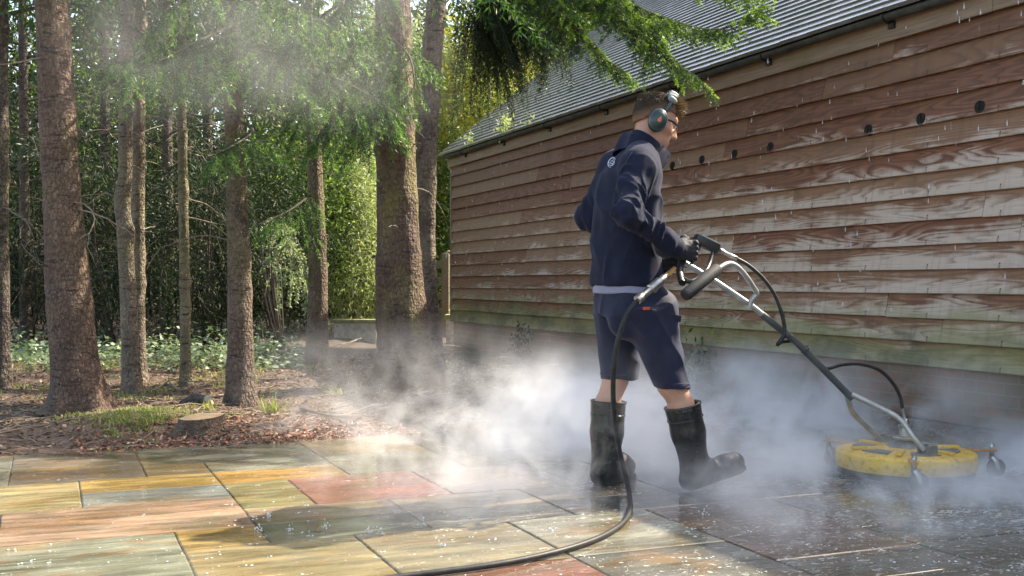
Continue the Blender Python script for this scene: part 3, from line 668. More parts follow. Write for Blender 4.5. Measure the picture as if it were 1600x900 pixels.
def shrub(name, label, px, py, d, rx, rz, n, L, Wd, mat, seed, ry=None, nclump=46, droop=.1, cat='shrub', group=None, zc=None, **kw):
    c = D(px, py, d); s = d/FPX
    t = thing(name, label, cat, (c[0], c[1], 0), group); rad = (rx*s, (ry or rx*s), rz*s)
    lv = Leaves(); clumps(lv, c, rad, n, L, Wd, nclump, droop=droop, seed=seed, **kw); lv.obj('foliage', mat, t)
    w = MB(); stems(w, (c[0], c[1], 0), c, rad, 12, .02, seed); w.obj('stems', M_WOODY, t, True); return t
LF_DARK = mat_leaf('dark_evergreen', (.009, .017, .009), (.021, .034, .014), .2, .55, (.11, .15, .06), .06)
LF_MID = mat_leaf('mid_green_leaf', (.035, .065, .018), (.08, .13, .035), .45, .4, (.24, .33, .10), .15)
LF_LIME = mat_leaf('lime_leaf', (.24, .29, .16), (.36, .40, .26), .42, .45, (.36, .40, .16), .2)
LF_YEL = mat_leaf('yellow_green_leaf', (.22, .29, .08), (.37, .38, .13), .45, .45, (.36, .26, .05), .18)
LF_PALE = mat_leaf('pale_leaf', (.22, .28, .16), (.38, .42, .28), .35, .4)
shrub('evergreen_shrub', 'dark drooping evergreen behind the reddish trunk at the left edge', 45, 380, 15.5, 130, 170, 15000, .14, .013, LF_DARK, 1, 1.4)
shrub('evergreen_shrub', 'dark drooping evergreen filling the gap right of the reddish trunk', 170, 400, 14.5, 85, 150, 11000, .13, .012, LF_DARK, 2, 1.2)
shrub('holly_bush', 'dark small leaved bush right of the twin stems', 262, 420, 14.0, 60, 130, 8000, .05, .022, LF_DARK, 3, 1.1)
shrub('evergreen_shrub', 'dark drooping evergreen between the thinnest trunk and the brown trunk', 335, 380, 14.6, 70, 150, 10000, .13, .012, LF_DARK, 4, 1.2)
shrub('holly_bush', 'dark bush behind the arching white-leaved shrub', 430, 400, 15.2, 85, 140, 12000, .05, .022, LF_DARK, 5, 1.3)
shrub('bamboo_clump', 'sunlit lime green bush between the two trunks and the pale wall', 552, 390, 18.5, 62, 150, 15000, .10, .028, LF_LIME, 6, 1.3, nclump=70, droop=.4)
shrub('leafy_shrub', 'mid green bush behind the farther brown trunk', 480, 320, 18.0, 70, 170, 12000, .09, .04, LF_MID, 7, 1.3)
shrub('leafy_tree', 'yellow green sunlit tree beyond the end of the barn roof', 742, 190, 21.5, 85, 130, 22000, .11, .05, LF_YEL, 8, 1.8, nclump=80, cat='tree')
shrub('leafy_shrub', 'mid green bush behind the gate beside the barn corner', 692, 350, 20.5, 40, 105, 9000, .09, .045, LF_MID, 9, 1.2)
shrub('leafy_tree', 'pale green tree high behind the hanging dark bough', 880, 20, 24.5, 130, 120, 14000, .13, .06, LF_MID, 10, 2, cat='tree')
shrub('leafy_tree', 'light green tree high between the farther brown trunk and mossy trunk', 560, 130, 22.0, 90, 150, 16000, .11, .05, LF_LIME, 11, 1.8, nclump=70, cat='tree')
shrub('leafy_tree', 'mid green tree high behind the twin stems', 300, 200, 23.0, 150, 170, 9000, .13, .05, LF_MID, 12, 2, nclump=60, cat='tree')
shrub('leafy_tree', 'mid green tree high behind the reddish trunk', 60, 170, 22.0, 150, 190, 9000, .13, .05, LF_MID, 13, 2, nclump=60, cat='tree')
# arching shrub with small pale leaves
c = D(445, 560, 12.9); t = thing('arching_shrub', 'arching shrub with rows of small white-green leaves left of the farther trunk', 'shrub', (c[0], c[1], 0))
w = MB(); lv = Leaves(); r = np.random.default_rng(3)
for k in range(16):
    a = r.uniform(-.9, .9)+YAW*-1+pi*.5*0; x0, x1 = r.uniform(405, 440), r.uniform(430, 485); h = r.uniform(330, 420); e = r.uniform(430, 510)
    p = [c+np.array((0, 0, -.1)), D((x0+c[0]*0), h+40, 12.8+r.uniform(-.5, .5)), D((x0+x1)/2, h, 12.6+r.uniform(-.5, .4)), D(x1, (h+e)/2, 12.5+r.uniform(-.6, .4)), D(x1+r.uniform(-8, 8), e, 12.5+r.uniform(-.6, .4))]
    C = spline(p, 12); w.tube(C, np.linspace(.009, .002, len(C)), 5)
    n = 150; i = (r.random(n)*.72+.28)*(len(C)-2); j = i.astype(int); P = C[j]+(C[j+1]-C[j])*(i-j)[:, None]; T = C[j+1]-C[j]
    lv.add(P, unit(T)+r.normal(size=(n, 3))*.8, np.array((0, 0, 1.))+r.normal(size=(n, 3))*.5, .05*r.uniform(.7, 1.2, n), .022)
w.obj('stems', M_WOODY, t, True); lv.obj('foliage', LF_PALE, t)
# low ground cover and the wood far behind
lv = Leaves(); r = np.random.default_rng(9); n = 8000
px = r.uniform(-40, 470, n); dd = r.uniform(10.8, 14.5, n); pz = np.abs(r.normal(size=n))*.12
wv = .5+.5*np.sin(px*.03+1)*np.sin(dd*2.1)
keep = r.random(n) < .25+.75*wv; px, dd, pz, wv = px[keep], dd[keep], pz[keep]*(.4+wv[keep]), wv[keep]
u = (px-800)/FPX; P = np.stack([dd*(u*CY+SY), dd*(CY-u*SY), pz+.05], 1); n = len(P)
lv.add(P, r.normal(size=(n, 3))*np.array((1, 1, .4)), np.array((0, 0, 1.))+r.normal(size=(n, 3))*.4, .075*r.uniform(.6, 1.2, n), .04, 0, .1)
tag(lv.obj('ground_cover', mat_leaf('ground_cover_leaf', (.09, .14, .085), (.20, .26, .17), .3, .4, (.36, .42, .30), .25), base=(0, 12, 0)), 'low ivy like leaves spreading under the trees', None, None, 'stuff')
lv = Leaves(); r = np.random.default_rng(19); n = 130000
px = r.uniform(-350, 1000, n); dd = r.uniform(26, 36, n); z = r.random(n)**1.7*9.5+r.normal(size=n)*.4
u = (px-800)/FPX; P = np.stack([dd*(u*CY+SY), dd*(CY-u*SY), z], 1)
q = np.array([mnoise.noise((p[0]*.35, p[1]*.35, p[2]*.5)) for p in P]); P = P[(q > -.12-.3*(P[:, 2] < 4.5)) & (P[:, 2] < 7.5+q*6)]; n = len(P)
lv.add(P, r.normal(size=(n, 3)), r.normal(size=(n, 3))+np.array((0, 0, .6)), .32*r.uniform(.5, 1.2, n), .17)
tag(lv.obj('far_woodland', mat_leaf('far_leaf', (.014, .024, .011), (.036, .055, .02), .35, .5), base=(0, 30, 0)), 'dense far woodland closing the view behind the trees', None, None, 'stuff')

# ------------------------------------------------------------------ the man: smooth bodies grown from distance fields
def smin(a, b, k):
    h = np.clip(.5+.5*(b-a)/k, 0, 1); return b+(a-b)*h-k*h*(1-h)
class Field:
    def __init__(s, lo, hi, h):
        s.lo = np.array(lo, float); s.h = h; s.n = np.ceil((np.array(hi)-s.lo)/h).astype(int)+1; s.a = np.full(s.n, .06, np.float32)
    def reg(s, lo, hi, pad):
        i0 = np.clip(np.floor((np.array(lo)-pad-s.lo)/s.h).astype(int), 0, s.n-1); i1 = np.clip(np.ceil((np.array(hi)+pad-s.lo)/s.h).astype(int)+1, 1, s.n)
        sl_ = tuple(slice(a, max(a+1, b)) for a, b in zip(i0, i1))
        ax = [s.lo[i]+s.h*np.arange(sl_[i].start, sl_[i].stop) for i in range(3)]
        return sl_, np.stack(np.meshgrid(*ax, indexing='ij'), -1)
    def put(s, fn, lo, hi, k=.015, op='add'):
        sl_, P = s.reg(lo, hi, .05+k); d = fn(P)
        if op == 'add': s.a[sl_] = smin(s.a[sl_], np.minimum(d, .06), k)
        elif op == 'sub': s.a[sl_] = -smin(-s.a[sl_], d, k)
        return s
    def cap(s, a, b, r1, r2=None, k=.015, op='add'):
        a = np.array(a, float); b = np.array(b, float); r2 = r1 if r2 is None else r2; ba = b-a; L2 = ba@ba+1e-12
        def fn(P):
            t = np.clip(((P-a)@ba)/L2, 0, 1); return np.linalg.norm(P-a-t[..., None]*ba, axis=-1)-(r1+(r2-r1)*t)
        R = max(r1, r2); return s.put(fn, np.minimum(a, b)-R, np.maximum(a, b)+R, k, op)
    def chain(s, pts, rs, k=.012):
        for i in range(len(pts)-1): s.cap(pts[i], pts[i+1], rs[i], rs[i+1], k)
        return s
    def ell(s, c, rad, R=None, k=.015, op='add'):
        c = np.array(c, float); rad = np.array(rad, float); R = np.eye(3) if R is None else np.array(R)
        def fn(P):
            q = (P-c)@R.T; k0 = np.linalg.norm(q/rad, axis=-1); k1 = np.linalg.norm(q/rad**2, axis=-1); return k0*(k0-1)/(k1+1e-9)
        m = np.abs(R).T@rad; return s.put(fn, c-m, c+m, k, op)
    def loft(s, zs, cx, cy, ra, rb, k=.015, yaw=0.0, p=2.0, op='add'):
        zs = np.array(zs)
        def fn(P):
            z = P[..., 2]; X = P[..., 0]-np.interp(z, zs, cx); Y = P[..., 1]-np.interp(z, zs, cy)
            if yaw: X, Y = X*cos(yaw)+Y*sin(yaw), -X*sin(yaw)+Y*cos(yaw)
            A = np.interp(z, zs, ra); B = np.interp(z, zs, rb)
            q = (np.abs(X/A)**p+np.abs(Y/B)**p)**(1/p); d = (q-1)*np.minimum(A, B)
            return np.maximum(d, np.maximum(zs[0]-z, z-zs[-1]))
        mx = max(max(ra), max(rb))
        return s.put(fn, (min(cx)-mx, min(cy)-mx, zs[0]), (max(cx)+mx, max(cy)+mx, zs[-1]), k, op)
    def mesh(s, disp=None, rep=1):
        a = s.a.copy()
        for ax in range(3):
            sl0 = [slice(None)]*3; sl0[ax] = 0; a[tuple(sl0)] = .06; sl0[ax] = -1; a[tuple(sl0)] = .06
        g = openvdb.FloatGrid(.06); g.copyFromArray(a); pts, quads = g.convertToQuads(isovalue=0.0)
        V = np.array(pts, float)*s.h+s.lo; F = np.array(quads, np.int64)
        # light relaxation, then fine displacement along the normals
        for _ in range(rep):
            S = np.zeros_like(V); N_ = np.zeros(len(V))
            for i in range(4):
                np.add.at(S, F[:, i], V[F[:, (i+1) % 4]]); np.add.at(N_, F[:, i], 1)
                np.add.at(S, F[:, i], V[F[:, (i-1) % 4]]); np.add.at(N_, F[:, i], 1)
            V = .5*V+.5*S/N_[:, None]
        fn = np.cross(V[F[:, 2]]-V[F[:, 0]], V[F[:, 3]]-V[F[:, 1]]); c = V[F].mean(1)
        vol = np.sum(np.sum(fn*c, 1))
        if vol < 0: F = F[:, ::-1].copy(); fn = -fn
        vn = np.zeros_like(V)
        for i in range(4): np.add.at(vn, F[:, i], fn)
        vn = unit(vn)
        if disp is not None: V = V+vn*disp(V, vn)[:, None]
        return V, F
def nz(V, sc, seed=0.0):
    sc = np.array(sc)*np.ones(3); return np.array([mnoise.noise((v[0]*sc[0]+seed, v[1]*sc[1]+seed*1.7, v[2]*sc[2]-seed)) for v in V])
def ridge(V, sc, seed=0.0): return 1-np.abs(nz(V, sc, seed))*2.2

YM = 4.37
man = thing('person', 'man in navy fleece, cargo shorts, ear defenders and black wellingtons pushing the cleaning machine', 'person', (2.45, YM, 0))
LO, HI = (1.85, 3.85, 0), (3.3, 4.95, 1.85)
# joints, read off the photo on planes of constant sideways offset
hipR, kneeR, bootR, ankR = M(1003, 482, 4.26), M(1047, 600, 4.245), M(1066, 632, 4.24), M(1086, 728, 4.235)
hipL, kneeL, bootL, ankL = M(966, 482, 4.47), M(962, 592, 4.50), M(951, 626, 4.505), M(945, 735, 4.51)
shR, elR, wrR = M(998, 262, 4.20), M(982, 334, 4.06), M(1054, 386, 4.125)
shL, elL, wrL = M(960, 262, 4.56), M(921, 338, 4.66), M(1040, 408, 4.30)
neckB, neckT = M(1008, 222, YM), M(1020, 196, YM-.01)
cup = M(1028, 187, 4.262)
yaw, pit = RAD(-15), RAD(-20)
hf = np.array((cos(pit)*cos(yaw), cos(pit)*sin(yaw), sin(pit))); hl = np.array((-sin(yaw), cos(yaw), 0)); hu = np.cross(hf, hl)
HR = np.stack([hf, hl, hu])            # rows: head axes
HC = cup+hl*.098                        # point between the ears
def H(f, l, u): return HC+hf*f+hl*l+hu*u
# --- body, one surface
B = Field(LO, HI, .0055)
B.ell(H(-.004, 0, .045), (.0915, .075, .088), HR, .01).ell(H(.03, 0, -.005), (.075, .064, .095), HR, .03)
B.ell(H(.045, 0, -.07), (.048, .052, .042), HR, .03).cap(H(.072, 0, -.098), H(.078, 0, -.10), .020, .020, .02)        # jaw, chin
B.cap(H(.085, -.028, .036), H(.085, .028, .036), .016, .016, .02)                                                   # brow
B.cap(H(.094, 0, .018), H(.118, 0, -.026), .009, .013, .012).cap(H(.104, -.012, -.03), H(.104, .012, -.03), .0095, .0095, .008)  # nose, wings
B.cap(H(.086, -.02, -.062), H(.094, 0, -.060), .0075, .0085, .008).cap(H(.094, 0, -.060), H(.086, .02, -.062), .0085, .0075, .008)
B.cap(H(.085, -.018, -.074), H(.091, 0, -.074), .008, .0095, .007).cap(H(.091, 0, -.074), H(.085, .018, -.074), .0095, .008, .007)
for sgn in (-1, 1):
    B.ell(H(.088, .031*sgn, .012), (.016, .019, .012), HR, .012, 'sub'); B.ell(H(.078, .031*sgn, .012), (.0125, .0125, .0115), HR, .004)
    B.cap(H(.062, .05*sgn, -.012), H(.05, .058*sgn, -.01), .017, .014, .025); B.ell(H(-.008, .074*sgn, -.002), (.017, .01, .03), HR, .008)
B.cap(neckT+np.array((-.012, 0, .0)), neckB+np.array((-.01, 0, -.03)), .054, .062, .03).cap(H(.0, 0, -.06), neckT, .055, .055, .03)
zt = lambda py: CAMH+(HZ-py)/352.0
B.loft([zt(470), zt(445), zt(400), zt(344), zt(300), zt(262), zt(240)], [M(p, 450, YM)[0] for p in (982, 981, 980, 980, 983, 990, 998)], [YM]*7, [.09, .095, .095, .10, .10, .085, .055], [.125, .13, .13, .14, .155, .15, .085], .04)
for a, b, c in ((shR, elR, wrR), (shL, elL, wrL)): B.cap(a, b, .042, .03, .03).cap(b, c, .03, .025, .02).cap(c, c+unit(c-b)*.03, .027, .026, .01)
for h_, k_, b_, a_ in ((hipR, kneeR, bootR, ankR), (hipL, kneeL, bootL, ankL)):
    B.cap(h_+np.array((0, .02*np.sign(YM-h_[1]), -.03)), k_, .068, .056, .03).cap(k_, b_, .056, .054, .02).cap(b_+np.array((-.012, 0, -.02)), a_, .055, .036, .02)
V, F = B.mesh()
t = NT('skin'); n = t.noise(t.obj(), 9, 4); f = t.noise(t.obj(), 160, 3)
t.base(t.mix(t.ramp(n, [(.4, 0), (.65, 1)]), (.50, .275, .19), (.44, .215, .15)), .5, 0, .4)
t.set(t.b, 'Subsurface Weight', .12); t.set(t.b, 'Subsurface Radius', (.012, .005, .003)); t.bump(f, .15, .001)
M_SKIN = t.m
make('body', V, F, M_SKIN, man, True)
# --- eyes
for sgn in (-1, 1):
    m = MB(); m.lathe(H(.083, .031*sgn, .012), [(.0105*sin(a), .0105*cos(a)) for a in np.linspace(.02, pi-.02, 9)], 14, axis=hf); m.obj('eye', simple('eye_white', (.6, .56, .52), .15), man, True)
# --- hair: cropped back and sides fading upward, longer fringe swept forward
B = Field(HC-.2, HC+.22, .004)
B.ell(H(-.004, 0, .050), (.0950, .0780, .0885), HR, .01).ell(H(.03, 0, .082), (.078, .062, .060), HR, .02).ell(H(-.036, 0, .02), (.0595, .0705, .075), HR, .012)
B.put(lambda P: -(((P-HC)@hu)-(.022+.0*P[..., 0]+.55*np.clip((P-HC)@hf, -.2, .2)*((P-HC)@hf < .0)+np.clip(((P-HC)@hf-.045)*1.0, 0, .1))), HC-.2, HC+.2, .006, 'sub') if False else None
def cut(P):
    f = (P-HC)@hf; u = (P-HC)@hu; lim = np.where(f > .03, .055+.25*(f-.03), np.where(f < -.02, .015+.75*(f+.02), .015+.8*(f+.02)))
    return u-lim
sl_, P = B.reg(HC-.2, HC+.22, 0); B.a[sl_] = np.maximum(B.a[sl_], -cut(P))
V, F = B.mesh(lambda V, N: .003*nz(V, 60)+.0025*nz(V, (140, 140, 140), 3))
hu_ = (V-HC)@hu; hf_ = (V-HC)@hf
lim_ = np.where(hf_ > .03, .055+.25*(hf_-.03), np.where(hf_ < -.02, .015+.75*(hf_+.02), .015+.8*(hf_+.02)))
fade = np.clip((hu_-lim_-.002)/.06, 0, 1)
C_ = np.ones((len(V), 4)); C_[:, :3] = np.array((.30, .165, .11))*(1-fade[:, None])+np.array((.042, .029, .019))*fade[:, None]
t = NT('hair'); c = t.attr('Col', 'Color'); s_ = t.noise(t.mapped((60, 60, 60)), 3.5, 4, .7)
t.base(t.mix(t.math('MULTIPLY', s_, .6), c, (.03, .018, .010)), .75, 0, .12); t.bump(s_, .8, .004); M_HAIR = t.m
hair = make('hair', V, F, M_HAIR, man, True, cols={'Col': C_})
lv = Leaves(); r = np.random.default_rng(4); n = 3200
f0 = r.uniform(-.10, .088, n); l0 = r.uniform(-.062, .062, n); u0 = .05+.088*np.sqrt(np.clip(1-((f0-.0)/.112)**2-(l0/.082)**2, 0.02, 1))
Pq = HC+f0[:, None]*hf+l0[:, None]*hl+u0[:, None]*hu
dirq = hf*(.9+r.normal(size=(n, 1))*.25)+hl*(r.normal(size=(n, 1))*.35)+hu*(.45-.9*np.clip(f0/.1, -.3, 1)[:, None]*.2+r.normal(size=(n, 1))*.25)
fr_ = f0 > .03; lv2 = Leaves(); lv2.add(Pq[~fr_], dirq[~fr_], r.normal(size=((~fr_).sum(), 3)), .012*r.uniform(.6, 1.2, (~fr_).sum()), .0025)
lv2.obj('short_strands', mat_leaf('dark_strand', (.035, .024, .015), (.085, .058, .036), .05, .6), hair)
lv.add(Pq[fr_], dirq[fr_], r.normal(size=(fr_.sum(), 3)), .048*r.uniform(.6, 1.2, fr_.sum()), .0028)
lv.obj('fringe', mat_leaf('hair_strand', (.05, .03, .016), (.17, .105, .055), .2, .4), hair)
# --- navy fleece jacket
def fabric(name, c1, c2, fine=420, rough=.9, bump=.25, sheen=.5):
    t = NT(name); n = t.noise(t.obj(), 14, 5, .65); f = t.noise(t.obj(), fine, 3, .6)
    t.base(t.mix(t.ramp(n, [(.35, 0), (.65, 1)]), c1, c2), rough, 0, .2); t.set(t.b, 'Sheen Weight', sheen); t.set(t.b, 'Sheen Roughness', .5); t.set(t.b, 'Sheen Tint', (.5, .55, .75, 1))
    t.bump(t.math('ADD', f, t.math('MULTIPLY', t.noise(t.obj(), 60, 4), .8)), bump, .004); return t.m
M_FLEECE = fabric('navy_fleece', (.0065, .0085, .021), (.011, .0135, .030), sheen=.10)
J = Field(LO, HI, .0055)
pys = (447, 430, 400, 344, 300, 270, 248, 232); pcx = (978.5, 978.5, 979, 978, 981, 985, 992, 1001)
J.loft([zt(p) for p in pys], [M(p, 450, YM)[0] for p in pcx], [YM]*8, [.142, .145, .140, .132, .122, .108, .088, .068], [.185, .187, .183, .185, .20, .195, .14, .08], .02, p=2.25)
J.cap(shR+np.array((.0, .02, -.005)), elR, .074, .053, .05).cap(elR, wrR, .055, .044, .03)
J.cap(shL+np.array((.0, -.02, -.005)), elL, .076, .060, .05).cap(elL, wrL, .060, .046, .03)
J.cap(M(1000, 246, 4.27), shR, .072, .078, .04).cap(M(992, 246, 4.47), shL, .072, .076, .04)
J.cap(M(1003, 236, YM), M(1008, 222, YM), .078, .068, .02)
J.cap(M(1010, 218, YM), H(.015, 0, -.06), .058, .06, .006, 'sub')
def jdisp(V, N):
    o = np.zeros(len(V)); w1 = nz(V, 9, 1.0); w2 = nz(V, (15, 15, 15), 4.0)
    for (a, b, c0, amp, fr) in ((shR, elR, .8, .020, 4.2), (elR, wrR, .3, .021, 5.0), (shL, elL, .85, .010, 4.0), (elL, wrL, .3, .009, 5.0)):
        ba = b-a; t_ = ((V-a)@ba)/(ba@ba); dist = np.linalg.norm(V-a-np.clip(t_, 0, 1)[:, None]*ba, axis=1)
        wgt = np.exp(-((dist/.085)**4))*np.clip(1.25-abs(t_-c0)*1.15, .15, 1)
        e1 = unit(np.cross(ba, (0, 0, 1.))); e2 = unit(np.cross(e1, ba)); s1 = (V-a)@e1; s2 = (V-a)@e2
        ph = t_*fr+s2*9+s1*5+w1*.9; fold = 1-2*np.abs(ph-np.floor(ph)-.5)            # sharp-backed pleats, uneven
        o += wgt*amp*(fold**2-.35)*np.clip(.75+1.4*w2, 0, 1.3)
    body = np.clip((zt(262)-V[:, 2])/.1, 0, 1)
    q = V[:, 0]*.876*7-V[:, 1]*3.4; vert = 1-2*np.abs((q+nz(V, (3, 3, 2.2), 2)*1.7)%1-.5)
    diag = 1-2*np.abs((V[:, 2]*6.5+V[:, 0]*5+nz(V, (5, 5, 5), 8)*1.6)%1-.5)
    o += body*(.016*(vert**2-.3)*np.clip(.5+nz(V, 4, 6)*1.6, 0, 1.1)+.015*(diag**2-.3)*np.clip(nz(V, 5, 9)*2.2, 0, 1))+.004*nz(V, (17, 17, 8), 5)+.006*nz(V, (6, 6, 3), 2)
    return o+np.exp(-((V[:, 2]-zt(440))/.012)**2)*.0025
V, F = J.mesh(jdisp)
jack = make('fleece_jacket', V, F, M_FLEECE, man, True)
# stitched seam, collar trim and back emblem
def onsurf(px, py, Y0_, off=.0016):
    """march from far outside towards the jacket on the photo ray and stop on its cloth"""
    o = np.array((0, 0, CAMH)); u = (px-800)/FPX; dv = unit(np.array((u*CY+SY, CY-u*SY, (HZ-py)/FPX)))
    s = 4.3+np.arange(0, 1.0, .002); P = o+dv*s[:, None]; j = np.round((P-J.lo)/J.h).astype(int); ok = np.all((j >= 0) & (j < J.n), 1)
    v = np.full(len(s), 1.); v[ok] = J.a[tuple(j[ok].T)]; k = np.argmax(v < 0) if (v < 0).any() else len(s)//2
    return P[k]-dv*(.004+off)
m = MB()
for rad, a0, a1 in ((7.5, .4, 4.4), (5.2, 2.6, 7.2), (2.8, -.5, 3.0)):
    m.tube([onsurf(956+rad*.8*cos(a), 254-rad*sin(a)*.95+rad*.35*cos(a)*-1, 0) for a in np.linspace(a0, a1, 12)], .0022, 5, flat=.5)
m.tube([onsurf(954, 255.5, 0), onsurf(957, 256, 0), onsurf(959.5, 253, 0)], .0022, 5, flat=.5)
m.obj('back_emblem', simple('white_thread', (.62, .66, .74), .7), jack, True)
m = MB(); m.tube([onsurf(x, y, 0, .001) for x, y in ((987, 206), (988, 212), (989, 220))], .0014, 5)
m.tube([onsurf(x, y, 0, .0005) for x, y in ((968, 268), (961, 300), (957, 330), (959, 352))], .0016, 5)
m.tube([onsurf(x, y, 0, .0005) for x, y in ((997, 228), (986, 240), (976, 256), (968, 268))], .0016, 5)
m.obj('seam', simple('seam_thread', (.04, .05, .09), .8), jack, True)
# stand-up collar: a folded band open at the front
top_ = [(1047, 240, .03), (1040, 232, .055), (1028, 221, .080), (1014, 210, .086), (1000, 203, .075), (990, 202, .048), (986, 204, .016)]
bot_ = [(1035, 264, .025), (1029, 256, .06), (1016, 248, .095), (1001, 242, .103), (989, 236, .09), (980, 232, .058), (977, 231, .018)]
def rail(L): 
    A_ = spline([M(x, y, YM-o_) for x, y, o_ in L], 5); B_ = A_[::-1].copy(); B_[:, 1] = 2*YM-B_[:, 1]; return np.concatenate([A_, B_])
ta, bo = rail(top_), rail(bot_); rows = []; cen = np.array((M(1008, 225, YM)[0], YM, 0))
for f_, off in ((0, .004), (.33, .007), (.67, .006), (.95, .004), (1.0, 0.0), (.95, -.004), (.67, -.003), (.33, -.002), (0, -.004)):
    P_ = bo+(ta-bo)*f_; rad_ = P_-cen; rad_[:, 2] = 0; rows.append(P_+unit(rad_)*off+np.array([(0, 0, .002*mnoise.noise((p[0]*30, p[1]*30, f_))) for p in P_]))
k = len(ta); m = MB(); m.add(np.concatenate(rows), [[i*k+j, i*k+j+1, (i+1)*k+j+1, (i+1)*k+j] for i in range(len(rows)-1) for j in range(k-1)]+[[i*k for i in range(9)], [i*k+k-1 for i in range(9)][::-1]])
m.obj('collar', M_FLEECE, jack, True)
# zip edge along the open collar
m = MB(); m.tube([M(1048, 240, YM-.036), M(1044, 247, YM-.035), M(1038, 256, YM-.033), M(1034, 263, YM-.03)], .0028, 6); m.obj('zip', simple('zip_tape', (.16, .17, .22), .5), jack, True)
# --- pale tee shirt hem
S = Field((1.9, 3.9, .75), (2.9, 4.8, 1.05), .005)
S.loft([zt(458.5), zt(452), zt(435)], [M(p, 450, YM)[0] for p in (979.5, 979.5, 979)], [YM]*3, [.139, .138, .13], [.181, .18, .175], .01, p=2.25)
V, F = S.mesh(lambda V, N: .004*nz(V, (14, 14, 5), 1)); make('tee_shirt', V, F, fabric('lavender_jersey', (.25, .255, .33), (.21, .215, .29), 600, .85, .15, .2), man, True)
# --- cargo shorts
S = Field((1.85, 3.9, .35), (3.1, 4.9, 1.0), .0055)
S.loft([zt(490), zt(470), zt(448)], [M(p, 450, YM)[0] for p in (984, 982, 981)], [YM]*3, [.142, .140, .132], [.182, .180, .174], .03, p=2.25)
hemR, hemL = M(1048.5, 606, 4.245), M(968, 592, 4.50)
for hp, hm, r1, r2, yw in ((hipR, hemR, .108, .077, 0), (hipL, hemL, .108, .083, 0)):
    zs = [hm[2], (hm[2]*.6+hp[2]*.4), hp[2]]; f = np.array((0, .4, 1))
    S.loft(zs, [hm[0]+(hp[0]-hm[0])*q for q in f], [hm[1]+(hp[1]-hm[1])*q for q in f], [r2*1.02, r2*1.12, r1*1.05], [r2*1.04, r2*1.15, r1*.96], .03)
S.ell(M(978, 500, 4.3), (.085, .075, .09), None, .04).ell(M(966, 500, 4.46), (.08, .075, .09), None, .04)
S.ell(M(1030, 478, 4.28), (.085, .09, .07), None, .05).ell(M(1043, 515, 4.23), (.045, .06, .10), None, .05).ell(M(1046, 555, 4.23), (.05, .06, .06), None, .04)     # bellows pockets
def sdisp(V, N):
    q = (V[:, 0]*8+V[:, 2]*4.5+nz(V, (5, 5, 3), 2)*1.5)%1; f_ = 1-2*np.abs(q-.5)
    o = .008*nz(V, (9, 9, 3), 3)+.005*nz(V, (18, 18, 9), 4)+.009*(f_**2-.3)*np.clip(.3+nz(V, 5, 5)*1.8, 0, 1)
    return o
V, F = S.mesh(sdisp); M_SHORT = fabric('navy_twill', (.012, .014, .032), (.018, .021, .045), 500, .7, .15, .2)
sh = make('cargo_shorts', V, F, M_SHORT, man, True)
m = MB()
for hm, r2 in ((hemR, .0795), (hemL, .0855)):
    for dz in (.022, .026): m.tube([hm+np.array((r2*1.035*cos(a), r2*1.055*sin(a), dz)) for a in np.linspace(0, 2*pi, 33)], .0014, 4)
m.obj('hem_stitching', simple('shorts_thread', (.03, .035, .07), .8), sh, True)
m = MB(); p = M(1010, 482, 4.135); m.box(p, (.032, .006, .013), bev=.002); m.obj('orange_tag', simple('orange_tag', (.62, .11, .03), .6), sh)
m = MB(); p = M(1056, 497, 4.172); m.box(p, (.05, .010, .028), R=Matrix.Rotation(RAD(10), 3, 'Y'), bev=.004); m.obj('pocket_flap', M_SHORT, sh)
